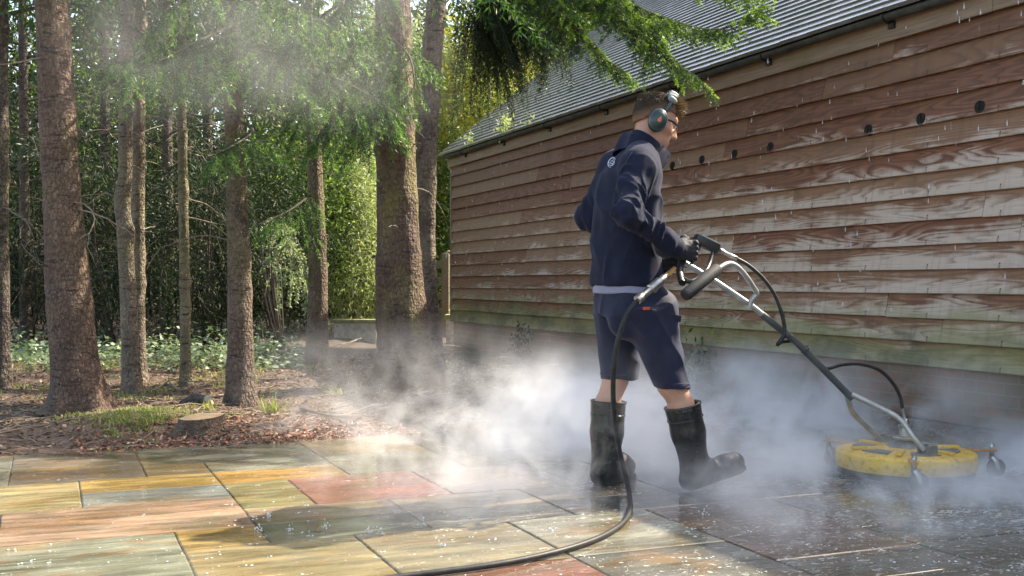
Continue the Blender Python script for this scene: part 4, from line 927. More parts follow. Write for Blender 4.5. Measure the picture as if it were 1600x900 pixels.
# --- wellington boots
M_RUB = simple('black_rubber', (.008, .008, .0085), .25, 0, .35, 22, bump=.12, c2=(.018, .018, .018), fine=60)
def boot(top, ank, heel, toe, ball, yawv, label):
    lo = np.minimum.reduce([top, ank, heel, toe])-.1; hi = np.maximum.reduce([top, ank, heel, toe])+.1; lo[2] = max(lo[2], -.01)
    S = Field(lo, hi, .0045); up = unit(top-ank); fw = np.array((cos(yawv), sin(yawv), 0))
    S.cap(ank, ank*.45+top*.55, .061, .074, .02).cap(ank*.45+top*.55, top, .074, .081, .02)
    S.cap(ank, heel+np.array((0, 0, .045))+fw*.012, 0.058, .050, .03)
    S.cap(ank+fw*.03+np.array((0, 0, -.03)), ball+np.array((0, 0, .015)), 0.062, .056, .035).cap(ball+np.array((0, 0, .036)), toe-unit(toe-ball)*.044+np.array((-.006, 0, .036)), .053, .047, .025)
    S.cap(heel+np.array((0, 0, .035)), ball, .038, .036, .02)
    # trim with the sole plane
    ax = unit(toe-heel); nrm = np.cross(ax, np.cross((0, 0, 1.), ax)); nrm = nrm/np.linalg.norm(nrm); nrm *= np.sign(nrm[2])
    sl_, P = S.reg(lo, hi, 0); S.a[sl_] = np.maximum(S.a[sl_], -((P-heel)@nrm-.001)); S.a[sl_] = np.maximum(S.a[sl_], (P-top)@up)
    S.cap(ank*.35+top*.65, top+up*.08, .060, .074, .004, 'sub')
    V, F = S.mesh(lambda V, N: 0.0016*nz(V, (7, 7, 10), heel[1])+.0022*np.clip(ridge(V, (5, 5, 16), 2)-.55, 0, 1)*np.clip(1-abs((V-ank)@up/.16-.2), 0, 1))
    o = make('boot', V, F, M_RUB, man, True); o['label'] = label
    m = MB(); q = np.cross(up, (0, 1., 0)); q /= np.linalg.norm(q); w = np.cross(up, q)
    for dd, rr_, rad in ((-.004, .0795, .005), (-.062, .0790, .0035)): m.tube([top+up*dd+(q*cos(a)+w*sin(a))*rr_ for a in np.linspace(0, 2*pi, 37)], rad, 6)
    m.obj('cuff_band', M_RUB, o, True)
    m = MB(); side = np.cross(nrm, ax); rows = []
    outl = [(-.012, .0), (.0, .032), (.05, .036), (.12, .034), (.19, .047), (.255, .042), (.288, .018), (.292, 0)]
    outl = outl+[(a, -b) for a, b in outl[-2:0:-1]]; Lr = np.linalg.norm(toe-heel)/.285
    for h_ in (.0, .018): rows += [heel+ax*a*Lr+side*b*1.06+nrm*(h_-.004) for a, b in outl]
    k = len(outl); m.add(rows, [[i, (i+1) % k, k+(i+1) % k, k+i] for i in range(k)]+[list(range(k))[::-1], [k+i for i in range(k)]])
    m.obj('sole', simple('boot_sole', (.012, .012, .012), .6), o)
    return o, top, up
hR = M(1076, 768, 4.235); hR[2] = .006
boR, topR, upR = boot(bootR+np.array((0, 0, .0)), ankR, hR+np.array((-.0, 0, .004)), hR+np.array((.285, .0, .078)), hR+np.array((.185, .0, .056)), 0, 'right boot with its toe lifted')
hL = M(938, 760, 4.52); hL[2] = .004
boot(bootL, ankL, hL, hL+np.array((.235, .14, .0)), hL+np.array((.15, .09, .034)), .54, 'left boot flat on the paving in the steam')
m = MB(); pc = M(1074, 643, 4.16)
for k in range(4): m.box(pc+np.array((-.018+.012*k, .0025-.001*k, .002*k)), (.008, .006, .011), R=Matrix.Rotation(RAD(-8), 3, 'Z'), bev=.001)
m.obj('boot_stamp', simple('worn_print', (.06, .06, .06), .5), boR)
# --- gloves
def glove(w, k, thumbside, palmn, fwd, curlc, name):
    """w wrist, k knuckle centre, palmn: direction the palm faces, fwd: along the hand; thumbside: towards the thumb"""
    S = Field(np.minimum(w, k)-.16, np.maximum(w, k)+.16, .003)
    S.cap(w-fwd*.05, w+fwd*.015, .042, .034, .015)
    R = np.stack([fwd, thumbside, palmn]); S.ell((w+k)/2+fwd*.005, (.056, .046, .023), R, .02)
    for i, (off, L) in enumerate(((.031, .95), (.0105, 1.05), (-.0105, 1.0), (-.030, .8))):
        p0 = k+thumbside*off-fwd*.012; p1 = k+thumbside*off*1.06+fwd*.016*L; p2 = p1+(fwd*.30+palmn*.95)*.036*L; p3 = p2+(-fwd*.75+palmn*.55)*.026*L; p4 = p3+(-fwd*.8-palmn*.35)*.02*L
        S.chain([p0, p1, p2, p3, p4], [.0125, .0125, .0112, .0103, .0088], .004)
        S.ell(p1-palmn*.004, (.0125, .0115, .0115), R, .004)
    t0 = w+fwd*.022+thumbside*.026+palmn*.01; t1 = t0+(thumbside*.75+fwd*.5+palmn*.25)*.034; t2 = t1+(fwd*.65+palmn*.75)*.032; t3 = t2+(fwd*.35+palmn*.85-thumbside*.15)*.024
    S.chain([t0, t1, t2, t3], [.019, .0145, .0125, .0105], .01)
    V, F = S.mesh(lambda V, N: .0014*nz(V, 45)+.0018*np.clip(ridge(V, (28, 28, 28), 2)-.5, 0, 1))
    g = make('glove', V, F, M_GLOVE, man, True)
    return g
M_GLOVE = fabric('black_glove', (.012, .012, .014), (.02, .02, .022), 380, .6, .3, .2)
wr2, kn = M(1056, 389, 4.135), M(1081, 391, 4.118)
fwd = unit(kn-wr2); ths = unit(np.array((.42, .0, .9))-fwd*(np.array((.42, .0, .9))@fwd)); pal = np.cross(fwd, ths); pal *= np.sign(pal[1])
glove(wr2, kn, ths, pal, fwd, 0, 'glove')
wl2, knl = M(1048, 406, 4.27), M(1068, 402, 4.255)
fwl = unit(knl-wl2); pl = unit(np.array((0, -1., -.2))); pl = unit(pl-fwl*(pl@fwl)); tl = np.cross(fwl, pl); tl *= np.sign(tl[2])
glove(wl2, knl, tl, pl, fwl, 0, 'glove')
# --- ear defenders and safety glasses
M_GRN = simple('dark_green_plastic', (.03, .052, .05), .32, 0, .3, 20)
M_GRN2 = simple('grey_green_plastic', (.085, .12, .12), .4, 0, .25, 20)
M_ORG = simple('orange_emblem', (.62, .16, .06), .5)
band = MB(); pts = []
for a in np.linspace(0, pi, 25):
    pts.append(H(.018+.028*sin(a), -.098*cos(a), .035+.108*sin(a)))
band.tube(pts, .0085, 8, flat=.45, up=tuple(hf))
ear = band.obj('ear_defenders', M_GRN, man, True)
m = MB(); r = random.Random(2)
for k in range(9):
    a = .7+k*.2; c = H(.022+.028*sin(a)+r.uniform(-.003, .003), -.1*cos(a), .035+.113*sin(a)+.004)
    m.lathe(c-.009*hf, [(.001, -.02), (.011, -.016), (.0145, -.004), (.0145, .012), (.010, .022), (.001, .025)], 10, axis=hf+hl*r.uniform(-.3, .3)+hu*r.uniform(-.3, .3))
m.obj('band_padding', simple('pale_padding', (.22, .26, .26), .65, 0, .4, 60), ear, True)
for sgn in (-1, 1):
    o_ = H(0, .086*sgn, -.002); ax = hl*sgn
    def oval(prof, name, mt, par):
        m = MB(); V_ = []; n = 28; kk = len(prof)
        for rr_, h_ in prof:
            for i in range(n):
                a = 2*pi*i/n; V_.append(o_+ax*h_+hf*rr_*.041*cos(a)+hu*rr_*.052*sin(a)*(1 if sin(a) > 0 else .98))
        m.add(V_, [[i*n+j, i*n+(j+1) % n, (i+1)*n+(j+1) % n, (i+1)*n+j] for i in range(kk-1) for j in range(n)]+[list(range(n))[::-1], [(kk-1)*n+j for j in range(n)]])
        return m.obj(name, mt, par, True)
    cu = oval([(1.0, .006), (1.06, .010), (1.06, .013), (1.0, .021), (.93, .029), (.80, .036), (.74, .0365), (.70, .039), (.45, .0435), (.12, .045)], 'ear_cup', M_GRN, ear)
    oval([(.78, -.012), (.98, -.006), (1.0, .002), (.94, .006)], 'cushion', M_BLACK, ear)
    oval([(.97, .0215), (.985, .0245), (.93, .0300), (.90, .0298)], 'rim', M_GRN2, cu)
    if sgn < 0:
        m = MB(); sh_ = [(-.008, -.012), (.006, -.013), (.009, -.003), (.006, .006), (.001, .016), (-.003, .006), (-.008, .0)]
        V_ = [o_+ax*(.0455-.0004*abs(b*100))+hf*a+hu*(b) for a, b in sh_]; V2 = [v-ax*.006 for v in V_]; k = len(sh_)
        m.add(V_+V2, [list(range(k)), [k+i for i in range(k)][::-1]]+[[i, (i+1) % k, k+(i+1) % k, k+i] for i in range(k)]); m.obj('orange_emblem', M_ORG, cu)
    m = MB(); m.tube([H(.018, .098*sgn, .03), H(.006, .112*sgn, .045), H(0, .118*sgn, .02)], .005, 6); m.obj('yoke', M_BLACK, ear, True)
fr = MB()
for sgn in (-1, 1): fr.tube([H(.03, .083*sgn, .02), H(.07, .076*sgn, .021), H(.098, .062*sgn, .018), H(.112, .03*sgn, .018), H(.117, 0, .021)], [.004, .0045, .005, .004, .003], 6)
gl = fr.obj('safety_glasses', M_BLACK, man, True)
t = NT('clear_lens'); t.base((.9, .95, .95), .05); t.set(t.b, 'Transmission Weight', 1.0); t.set(t.b, 'IOR', 1.15); t.set(t.b, 'Alpha', .55)
for sgn in (-1, 1):
    V_ = []; 
    for q in (0, .002):
        for l_, u_ in ((.006, .018), (.03, .020), (.052, .018), (.062, .010), (.056, -.012), (.036, -.024), (.014, -.020), (.006, -.006)): V_.append(H(.117-q-(l_/.062)**2*.018, l_*sgn, u_))
    m = MB(); m.add(V_, [list(range(8)), [8+i for i in range(8)][::-1]]+[[i, (i+1) % 8, 8+(i+1) % 8, 8+i] for i in range(8)]); m.obj('lens', t.m, gl)

# ------------------------------------------------------------------ the rotary surface cleaner
M_YEL = NT('yellow_paint'); o = M_YEL.obj(); n = M_YEL.noise(o, 9, 6, .65); n2 = M_YEL.noise(o, 38, 5, .7)
c = M_YEL.mix(M_YEL.ramp(n, [(.4, 0), (.7, 1)]), (.72, .44, .035), (.60, .34, .03)); c = M_YEL.mix(M_YEL.math('MULTIPLY', M_YEL.ramp(n2, [(.52, 0), (.68, 1)]), .75), c, (.10, .075, .05))
M_YEL.base(c, .42); M_YEL.bump(n2, .15, .003); M_YEL = M_YEL.m
M_STEEL = simple('brushed_steel', (.42, .42, .41), .32, 1.0, .35, 16, bump=.05)
M_TUBE = simple('grey_tube', (.52, .52, .50), .36, .55, .3, 12)
M_BAR = simple('dark_grey_bar', (.10, .105, .105), .45, .3, .3, 14)
M_DIRT = simple('grimy_plate', (.20, .20, .185), .7, .2, .6, 22, bump=.3)
DC = np.array((3.74, 4.16, 0)); R0 = .315
mc = thing('surface_cleaner', 'yellow rotary surface cleaner on casters with a long grey handle and black trigger gun', 'cleaning machine', tuple(DC))
m = MB(); m.lathe(DC, [(.295, .05), (.316, .05), (.319, .054), (.319, .112), (.313, .121), (.300, .126), (.286, .128), (.282, .124), (.262, .123), (.256, .128), (.245, .131), (.12, .138), (.09, .143), (.04, .145)], 56)
deck = m.obj('deck', M_YEL, mc, True)
m = MB(); m.lathe(DC, [(.285, .02), (.308, .02), (.308, .06), (.285, .06)], 48); m.obj('brush_skirt', simple('black_bristle', (.02, .02, .02), .8, 0, .5, 60), mc)
for k in range(6):
    a = k*pi/3+.2; m = MB()
    pa = [DC+np.array((r_*cos(a+s_), r_*sin(a+s_), .137)) for r_, s_ in ((.10, -.25), (.238, -.30), (.243, 0), (.238, .30), (.10, .25))]
    m.add(pa+[p-np.array((0, 0, .006)) for p in pa], [[0, 1, 2, 3, 4], [9, 8, 7, 6, 5]]+[[i, (i+1) % 5, 5+(i+1) % 5, 5+i] for i in range(5)]); m.obj('recess_plate', M_DIRT, deck)
    m = MB(); b = a+pi/6; m.box(DC+np.array((.18*cos(b), .18*sin(b), .139)), (.16, .03, .014), R=Matrix.Rotation(b, 3, 'Z'), bev=.006); m.obj('rib', M_YEL, deck, True)
m = MB(); m.lathe(DC, [(.105, .137), (.045, .172), (.02, .174)], 6); m.obj('hub_cone', M_DIRT, mc)
m = MB(); m.lathe(DC, [(.02, .172), (.058, .176), (.06, .186), (.052, .19), (.05, .188), (.030, .192), (.029, .232), (.034, .236), (.034, .244), (.018, .247), (.016, .27), (.010, .275)], 24); m.obj('swivel', M_STEEL, mc, True)
J0 = M(1327, 618, 4.13)
legN = [M(1444, 703, 3.965), M(1428, 684, 3.985), M(1407, 656, 4.03), M(1380, 640, 4.07), M(1330, 616, 4.125)]
legF = [M(1378, 688, 4.30), M(1352, 664, 4.255), M(1333, 645, 4.2), M(1327, 630, 4.16), M(1322, 612, 4.14)]
for L in (legN, legF):
    m = MB(); m.tube(spline(L, 6), .0125, 10); m.obj('fork_leg', M_TUBE, mc, True)
    p = L[0].copy(); p[2] = .157
    for s_ in (-1, 1):
        m = MB(); m.box(p+np.array((.018, .028*s_, .0)), (.062, .014, .045), bev=.006); m.obj('bracket', M_DIRT, mc, True)
pole = [J0+unit(J0-M(1245, 535, 4.15))*.02, M(1245, 535, 4.15), M(1172, 476, 4.165), M(1120, 441, 4.18), M(1062, 406, 4.20)]
m = MB(); m.tube([pole[0], pole[1], M(1190, 491, 4.162)], .0165, 12, flat=.75); m.obj('pole_bar', M_BAR, mc, True)
m = MB(); m.tube([M(1192, 492, 4.162)]+pole[2:], .0125, 12); m.obj('pole_tube', M_TUBE, mc, True)
loop = spline([M(1171, 480, 4.15), M(1175, 468, 4.14), M(1182, 459, 4.13), M(1178, 450, 4.12), M(1165, 431, 4.10), M(1152, 417, 4.085), M(1138, 412, 4.07), M(1119, 422, 4.05)], 6)
m = MB(); m.tube(loop, .0118, 12); m.obj('handle_loop', M_TUBE, mc, True)
g0, g1 = M(1122, 419, 4.052), M(1069, 463, 4.0); gd = unit(g1-g0)
m = MB(); Lg = np.linalg.norm(g1-g0); m.lathe(g0, [(.014, 0), (.024, .004), (.0265, .012), (.0265, Lg*.5), (.0265, Lg-.015), (.023, Lg-.004), (.012, Lg)], 20, axis=gd); m.obj('grip', simple('black_foam', (.02, .021, .022), .7, 0, .4, 30, bump=.3), mc, True)
# trigger gun clamped on the handle
gb0, gb1 = M(1075, 367, 4.165), M(1125, 391, 4.155); gx_d = unit(gb1-gb0); gy_d = unit(np.cross((0, 0, 1.), gx_d)); gz_d = np.cross(gx_d, gy_d); GR = np.stack([gx_d, gy_d, gz_d], 1)
m = MB(); m.box((gb0+gb1)/2+gx_d*.012, (.125, .040, .046), R=GR, bev=.011); gun = m.obj('gun_body', M_BLACK, mc, True)
m = MB(); m.box((gb0+gb1)/2+gx_d*.02-gy_d*.018+gz_d*.021, (.10, .006, .006), R=GR, bev=.002); m.obj('top_rail', simple('worn_edge', (.30, .30, .29), .4), gun)
m = MB(); m.tube(spline([M(1084, 378, 4.165), M(1075, 392, 4.165), M(1066, 408, 4.15), M(1062, 424, 4.11), M(1066, 442, 4.05)], 5), [.02]*8+[.0175]*8+[.018]*5, 10, flat=.8); m.obj('gun_grip', M_BLACK, gun, True)
m = MB(); m.tube(spline([M(1114, 394, 4.15), M(1109, 412, 4.12), M(1103, 424, 4.075), M(1092, 434, 4.05), M(1078, 440, 4.04), M(1066, 434, 4.07)], 5), .0105, 10, flat=.85); m.obj('gun_guard', M_BLACK, gun, True)
m = MB(); m.tube(spline([M(1093, 385, 4.16), M(1088, 398, 4.16), M(1080, 412, 4.15)], 5), .006, 8, flat=1.6); m.obj('trigger', simple('trigger', (.05, .05, .05), .4), gun, True)
f0 = M(1126, 392, 4.153); f1 = M(1151, 404, 4.148)
m = MB(); fd = unit(f1-f0); Lf = np.linalg.norm(f1-f0); m.lathe(f0, [(.012, -.005), (.0125, .01), (.009, .012), (.009, Lf*.5), (.0105, Lf*.52), (.0105, Lf), (.008, Lf+.003)], 14, axis=fd); m.obj('ferrule', M_STEEL, gun, True)
M_HOSE = simple('black_hose', (.016, .016, .017), .5, 0, .35, 40, bump=.1, c2=(.035, .035, .034), fine=150, spec=.25)
m = MB(); m.tube(spline([f1-fd*.01, M(1170, 415, 4.145), M(1195, 438, 4.14), M(1213, 466, 4.13), M(1224, 500, 4.12), M(1225, 522, 4.115), M(1215, 538, 4.12), M(1222, 534, 4.17), M(1243, 532, 4.185)], 8), .0088, 10)
m.tube(spline([M(1240, 530, 4.185), M(1252, 540, 4.18), M(1266, 556, 4.178), M(1278, 570, 4.18), M(1292, 576, 4.19), M(1315, 570, 4.21), M(1345, 569, 4.215), M(1375, 579, 4.2), M(1396, 600, 4.185), M(1407, 622, 4.172), M(1410, 640, 4.165)], 8), .0085, 10)
m.obj('pressure_hose', M_HOSE, mc, True)
m = MB(); p0 = M(1410, 638, 4.165); p1 = DC+np.array((0, 0, .262)); m.tube([p0, p0*.7+p1*.3, p0*.4+p1*.6, p1], [.010, .0095, .008, .012], 12); m.obj('hose_fitting', M_STEEL, mc, True)
m = MB()
for px, py in ((1258, 546), (1231, 527)): q = M(px, py, 4.152); m.tube([q+np.array((0.021*cos(a)*.7, .021*sin(a), .021*cos(a)*.7)) for a in np.linspace(0, 2*pi, 15)], .003, 5)
m.obj('cable_tie', M_BLACK, mc, True)
for (cx_, cy_) in ((3.60, 4.55), (4.115, 4.0), (3.50, 3.84)):
    P = np.array((cx_, cy_, 0)); dv = unit(P-DC); q = unit(np.array((-dv[1], dv[0], 0)))
    m = MB(); R_ = np.stack([dv, q, (0, 0, 1.)], 1); dist = np.linalg.norm(P-DC); m.box(DC+dv*((.285+dist+.02)/2)+np.array((0, 0, .126)), (dist+.02-.285, .032, .009), R=R_, bev=.002)
    arm = m.obj('caster_arm', simple('orange_arm', (.52, .24, .05), .5, 0, .4, 22), mc)
    m = MB(); m.lathe(P, [(.008, .095), (.012, .10), (.012, .118), (.006, .12), (.006, .140), (.013, .142), (.013, .150), (.007, .156), (.003, .16)], 14); m.obj('caster_pin', M_STEEL, arm, True)
    wd = unit(np.array((.55, -.2, 0))+q*.0); s_ = np.array((-wd[1], wd[0], 0)); wc = P+wd*.02+np.array((0, 0, .043))
    m = MB(); m.lathe(wc-s_*.014, [(.012, -.002), (.036, 0), (.0425, .005), (.0425, .023), (.036, .028), (.012, .03)], 26, axis=s_); wh = m.obj('caster_wheel', simple('caster_rubber', (.022, .022, .022), .5, 0, .3, 40), mc, True)
    m = MB()
    for e in (-1, 1): m.tube([wc+s_*e*.02, wc*.5+(P+np.array((0, 0, .095)))*.5+s_*e*.021+np.array((0, 0, .012)), P+s_*e*.012+np.array((0, 0, .098))], [.010, .013, .012], 8, flat=.35)
    m.lathe(wc-s_*.024, [(.008, 0), (.008, .048)], 10, axis=s_); m.obj('caster_fork', M_STEEL, wh, True)
# --- supply hose from the gun down to the paving
hp = [M(1003, 463, 4.06), M(983, 486, 4.05), M(968, 522, 4.06), M(960, 565, 4.08), M(958, 610, 4.11), M(960, 650, 4.14), M(966, 695, 4.18), M(975, 735, 4.19), M(983, 770, 4.14)]
hp[-1][2] = max(hp[-1][2], .03)
hp += [G(984, 798, .013), G(972, 818, .013), G(945, 836, .013), G(905, 852, .013), G(850, 867, .013), G(780, 881, .013), G(700, 892, .013), G(600, 905, .013), G(450, 930, .013)]
hs = thing('pressure_hose', 'thick black hose hanging from the trigger gun and trailing across the wet paving', 'hose', tuple(G(984, 798)))
m = MB(); m.tube(spline(hp, 10), .0107, 14); m.obj('hose', M_HOSE, hs, True)
c0, c1 = M(1003, 463, 4.06), M(1047, 426, 4.075); cd_ = unit(c1-c0); Lc = np.linalg.norm(c1-c0)
m = MB(); m.lathe(c0, [(.017, -.03), (.020, -.028), (.020, 0), (.0165, .004), (.0165, Lc*.28), (.021, Lc*.3), (.021, Lc*.62), (.0155, Lc*.64), (.0155, Lc*.8), (.012, Lc*.82), (.012, Lc)], 18, axis=cd_); m.obj('coupling', simple('worn_steel', (.50, .48, .45), .36, 1.0, .4, 30), hs, True)
m = MB(); m.lathe(c1, [(.011, -.02), (.0135, -.018), (.0135, .0), (.009, .002), (.009, .035)], 6, axis=unit(M(1063, 410, 4.09)-c1)); m.obj('brass_nut', simple('brass', (.50, .33, .12), .35, 1.0), hs)

# ------------------------------------------------------------------ smaller things
def P2(px, py, d): return D(px, py, d)
# gate beside the barn corner
c0 = D(696, 500, 17.6); c1 = D(610, 500, 18.4)
gt = thing('wooden_gate', 'weathered wooden gate with horizontal rails beside the barn corner', 'gate', (c0[0], c0[1], 0))
M_GATE = mat_timber('gate_timber', (.13, .10, .06), (.22, .17, .11), .5, 'X')
for c, h in ((c0, 1.38), (c1, 1.3)):
    m = MB(); m.box((c[0], c[1], h/2-.05), (.12, .12, h+.1), R=Matrix.Rotation(-YAW, 3, 'Z'), bev=.02); m.obj('post', M_GATE, gt, True)
dv = unit((c1-c0)*np.array((1, 1, 0))); Lg = np.linalg.norm((c1-c0)[:2]); R_ = np.stack([dv, (-dv[1], dv[0], 0), (0, 0, 1.)], 1)
for z in (.22, .46, .70, .94, 1.2):
    q = (c0+c1)/2; m = MB(); m.box((q[0], q[1], z), (Lg-.125, .03, .10 if z < 1.1 else .12), R=R_, bev=.006); m.obj('rail', M_GATE, gt)
q = c0*.45+c1*.55; m = MB(); m.box((q[0], q[1]-.03, .7), (.08, .025, 1.05), R=R_, bev=.005); m.obj('upright', M_GATE, gt)
m = MB(); b = D(703, 500, 17.3); m.tube(spline([(b[0]-.06, b[1], 1.30), (b[0]-.05, b[1], 1.38), (b[0]-.01, b[1], 1.40), (b[0]+.02, b[1], 1.35), (b[0]+.02, b[1], .9), (b[0]+.02, b[1], .35)], 6), .012, 8); m.obj('latch_rod', simple('pale_rod', (.5, .46, .36), .5), gt, True)
c = D(705, 520, 17.0); pr = thing('brick_pier', 'short pale brick pier with mossy cap at the barn corner by the gate', 'pier', (c[0], c[1], 0))
m = MB(); m.box((c[0]+.05, c[1], .16), (.24, .3, .40), R=Matrix.Rotation(-YAW, 3, 'Z'), bev=.01); m.obj('brickwork', simple('pale_brick', (.50, .40, .31), .8, 0, .45, 14, bump=.4), pr)
m = MB(); m.box((c[0]+.05, c[1], .395), (.29, .35, .07), R=Matrix.Rotation(-YAW, 3, 'Z'), bev=.02); m.obj('cap', simple('mossy_cap', (.30, .32, .12), .85, 0, .4, 18, bump=.4), pr, True)
c = D(560, 512, 17.2); lw = thing('low_wall', 'low pale wall with mossy coping under the lime green bush', 'wall', (c[0], c[1], 0))
m = MB(); m.box((c[0], c[1], .13), (.7, .28, .34), R=Matrix.Rotation(RAD(-38), 3, 'Z'), bev=.015); m.obj('masonry', simple('pale_render', (.50, .46, .38), .85, 0, .4, 9, bump=.3), lw)
m = MB(); m.box((c[0], c[1], .325), (.75, .33, .05), R=Matrix.Rotation(RAD(-38), 3, 'Z'), bev=.015); m.obj('coping', simple('mossy_coping', (.28, .29, .12), .85, 0, .4, 12, bump=.3), lw, True)

# cut stump at the edge of the patio
c = G(317, 683); st = thing('tree_stump', 'low sawn tree stump with pale cut top at the patio edge', 'stump', tuple(c)); V = []; n = 44; r = random.Random(3)
prof = [(1.5, -.05), (1.32, .0), (1.12, .03), (1.02, .07), (.97, .108), (.95, .118)]
for q, z in prof:
    for k in range(n):
        a = 2*pi*k/n; lob = 1+(q-.9)*.35*math.sin(4*a+1.0)+.06*mnoise.noise((cos(a)*2, sin(a)*2, z*6))+(.35*(q-.95) if cos(a-2.6) > .5 else 0)
        V.append((c[0]+.135*q*lob*cos(a), c[1]+.1*q*lob*sin(a)+.05, z+(.012*cos(a-.6) if z > .1 else 0)))
F = [[i*n+k, i*n+(k+1) % n, (i+1)*n+(k+1) % n, (i+1)*n+k] for i in range(len(prof)-1) for k in range(n)]
make('stump_bark', V, F, mat_bark('stump_bark', (.12, .075, .05), (.22, .14, .09), .3, 2.2), st, True)
tv = V[(len(prof)-1)*n:]; cc = np.mean(tv, 0); rings = []
for f in (1, .8, .5, .2): rings += [tuple(cc+(np.array(p)-cc)*f+np.array((0, 0, .003*mnoise.noise((p[0]*40, p[1]*40, f))))) for p in tv]
F = [[i*n+k, i*n+(k+1) % n, (i+1)*n+(k+1) % n, (i+1)*n+k] for i in range(3) for k in range(n)]+[[3*n+k for k in range(n)]]
t = NT('sawn_wood'); o = t.obj(); ln = t.n('VectorMath', {0: t.mapped((1, 1.35, 0), loc=(0, -.06, 0), src=o)}, operation='LENGTH').outputs['Value']
rg = t.math('FRACT', t.math('ADD', t.math('MULTIPLY', ln, 70), t.math('MULTIPLY', t.noise(o, 14, 3), 1.6)))
cc_ = t.mix(rg, (.58, .38, .21), (.42, .26, .14)); cc_ = t.mix(t.ramp(t.noise(o, 12, 5), [(.5, 0), (.66, 1)]), cc_, (.38, .31, .13)); t.base(cc_, .8); t.bump(rg, .3, .004)
make('cut_top', rings, F, t.m, st, True)

# leaf litter, wood chips, twigs and grass
def hh(x, y): return hsoil(x, y)+.004
r = np.random.default_rng(31)
def scatter(n, x0, x1, y0, y1, keep=None):
    x = r.uniform(x0, x1, n); y = r.uniform(y0, y1, n)
    if keep is not None: k = keep(x, y); x, y = x[k], y[k]
    return np.array([(a, b, hh(a, b)) for a, b in zip(x, y)])
lv = Leaves(); P = scatter(26000, -2.6, 4.4, 6.44, 13.5, lambda x, y: (r.random(len(x)) < np.clip(1.35-(y-6.4)*.1, .25, 1))); n = len(P)
lv.add(P, r.normal(size=(n, 3))*np.array((1, 1, .25)), np.array((0, 0, 1.))+r.normal(size=(n, 3))*.5, r.uniform(.02, .06, n), r.uniform(.008, .028, n), 0, .1)
tag(lv.obj('leaf_litter', mat_leaf('fallen_leaf', (.09, .05, .032), (.26, .17, .11), .1, .7, (.40, .30, .20), .12), base=(0, 9, 0)), 'brown fallen leaves scattered over the woodland floor', None, None, 'stuff')
lv = Leaves(); P = scatter(6000, .1, 2.1, 6.40, 7.35, lambda x, y: r.random(len(x)) < np.clip(1.25-(y-6.4)*1.2, 0, 1)*np.clip(x+.2, .15, 1)); n = len(P)
P[:, 2] += r.uniform(0, .012, n)
lv.add(P, r.normal(size=(n, 3))*np.array((1, 1, .35)), np.array((0, 0, 1.))+r.normal(size=(n, 3))*.6, r.uniform(.015, .04, n), r.uniform(.008, .018, n), 0, .1)
tag(lv.obj('wood_chips', mat_leaf('red_chip', (.20, .075, .05), (.34, .17, .11), .02, .7, (.46, .34, .25), .15), base=(1, 6.6, 0)), 'reddish wood chips along the patio edge', None, None, 'stuff')
m = MB(); q = random.Random(8)
for k in range(760):
    x, y = q.uniform(-2.2, 3.6), 6.5+abs(q.gauss(0, 2.6))
    if y > 12.5: continue
    L = q.uniform(.08, .5)*(1 if q.random() < .8 else 1.8); a = q.uniform(0, pi) if q.random() < .5 else q.gauss(.2, .5); p = np.array((x, y, hh(x, y)+.008)); rd = q.uniform(.002, .006); pts = []
    for j in range(5): pts.append(p.copy()); a += q.gauss(0, .25); p = p+np.array((cos(a), sin(a), 0))*L/4; p[2] = hh(p[0], p[1])+.006+q.uniform(0, .02)*(j % 2)
    m.tube(pts, np.linspace(rd, rd*.5, 5), 4, False)
tag(m.obj('fallen_twigs', simple('fallen_twig', (.27, .20, .145), .85, 0, .55, 9), base=(0, 8, 0)), 'pale dead twigs lying over the woodland floor', None, None, 'stuff')
def blades(lv, c, n, spread, h, lean=.5):
    a = r.uniform(0, 2*pi, n); P = np.stack([c[0]+r.normal(size=n)*spread, c[1]+r.normal(size=n)*spread, np.full(n, c[2])], 1)
    lv.add(P, np.stack([np.cos(a)*lean, np.sin(a)*lean, np.ones(n)], 1)+r.normal(size=(n, 3))*.2, np.stack([np.cos(a), np.sin(a), np.zeros(n)], 1)+.01, h*r.uniform(.5, 1.1, n), .009)
M_GRASS = mat_leaf('grass_blade', (.13, .17, .05), (.24, .27, .09), .45, .45, (.36, .31, .16), .3)
lv = Leaves()
for k in range(230):
    p = G(q.gauss(215, 45), q.gauss(668, 10))
    if p[1] > 6.5: blades(lv, (p[0], p[1], hh(p[0], p[1])), 16, .035, q.uniform(.02, .055), .9)
for k in range(120):
    p = D(q.uniform(-60, 620), 600, q.uniform(8.5, 12)); blades(lv, (p[0], p[1], hh(p[0], p[1])), 14, .06, q.uniform(.04, .11), .8)
tag(lv.obj('grass', M_GRASS, base=(0, 7, 0)), 'short patchy grass beside the stump', None, None, 'stuff')
for (px, py, n, h, lab) in ((427, 655, 60, .16, 'bright grass tuft right of the stump'), (103, 648, 50, .17, 'grass tuft at the foot of the thick reddish trunk'), (325, 655, 30, .10, 'small green sprout just behind the stump')):
    c = G(px, py); lv = Leaves(); blades(lv, (c[0], c[1], hh(c[0], c[1])), n, .035, h, .7); tag(lv.obj('grass_tuft', M_GRASS, base=tuple(c)), lab, 'grass tuft', 'grass tufts')
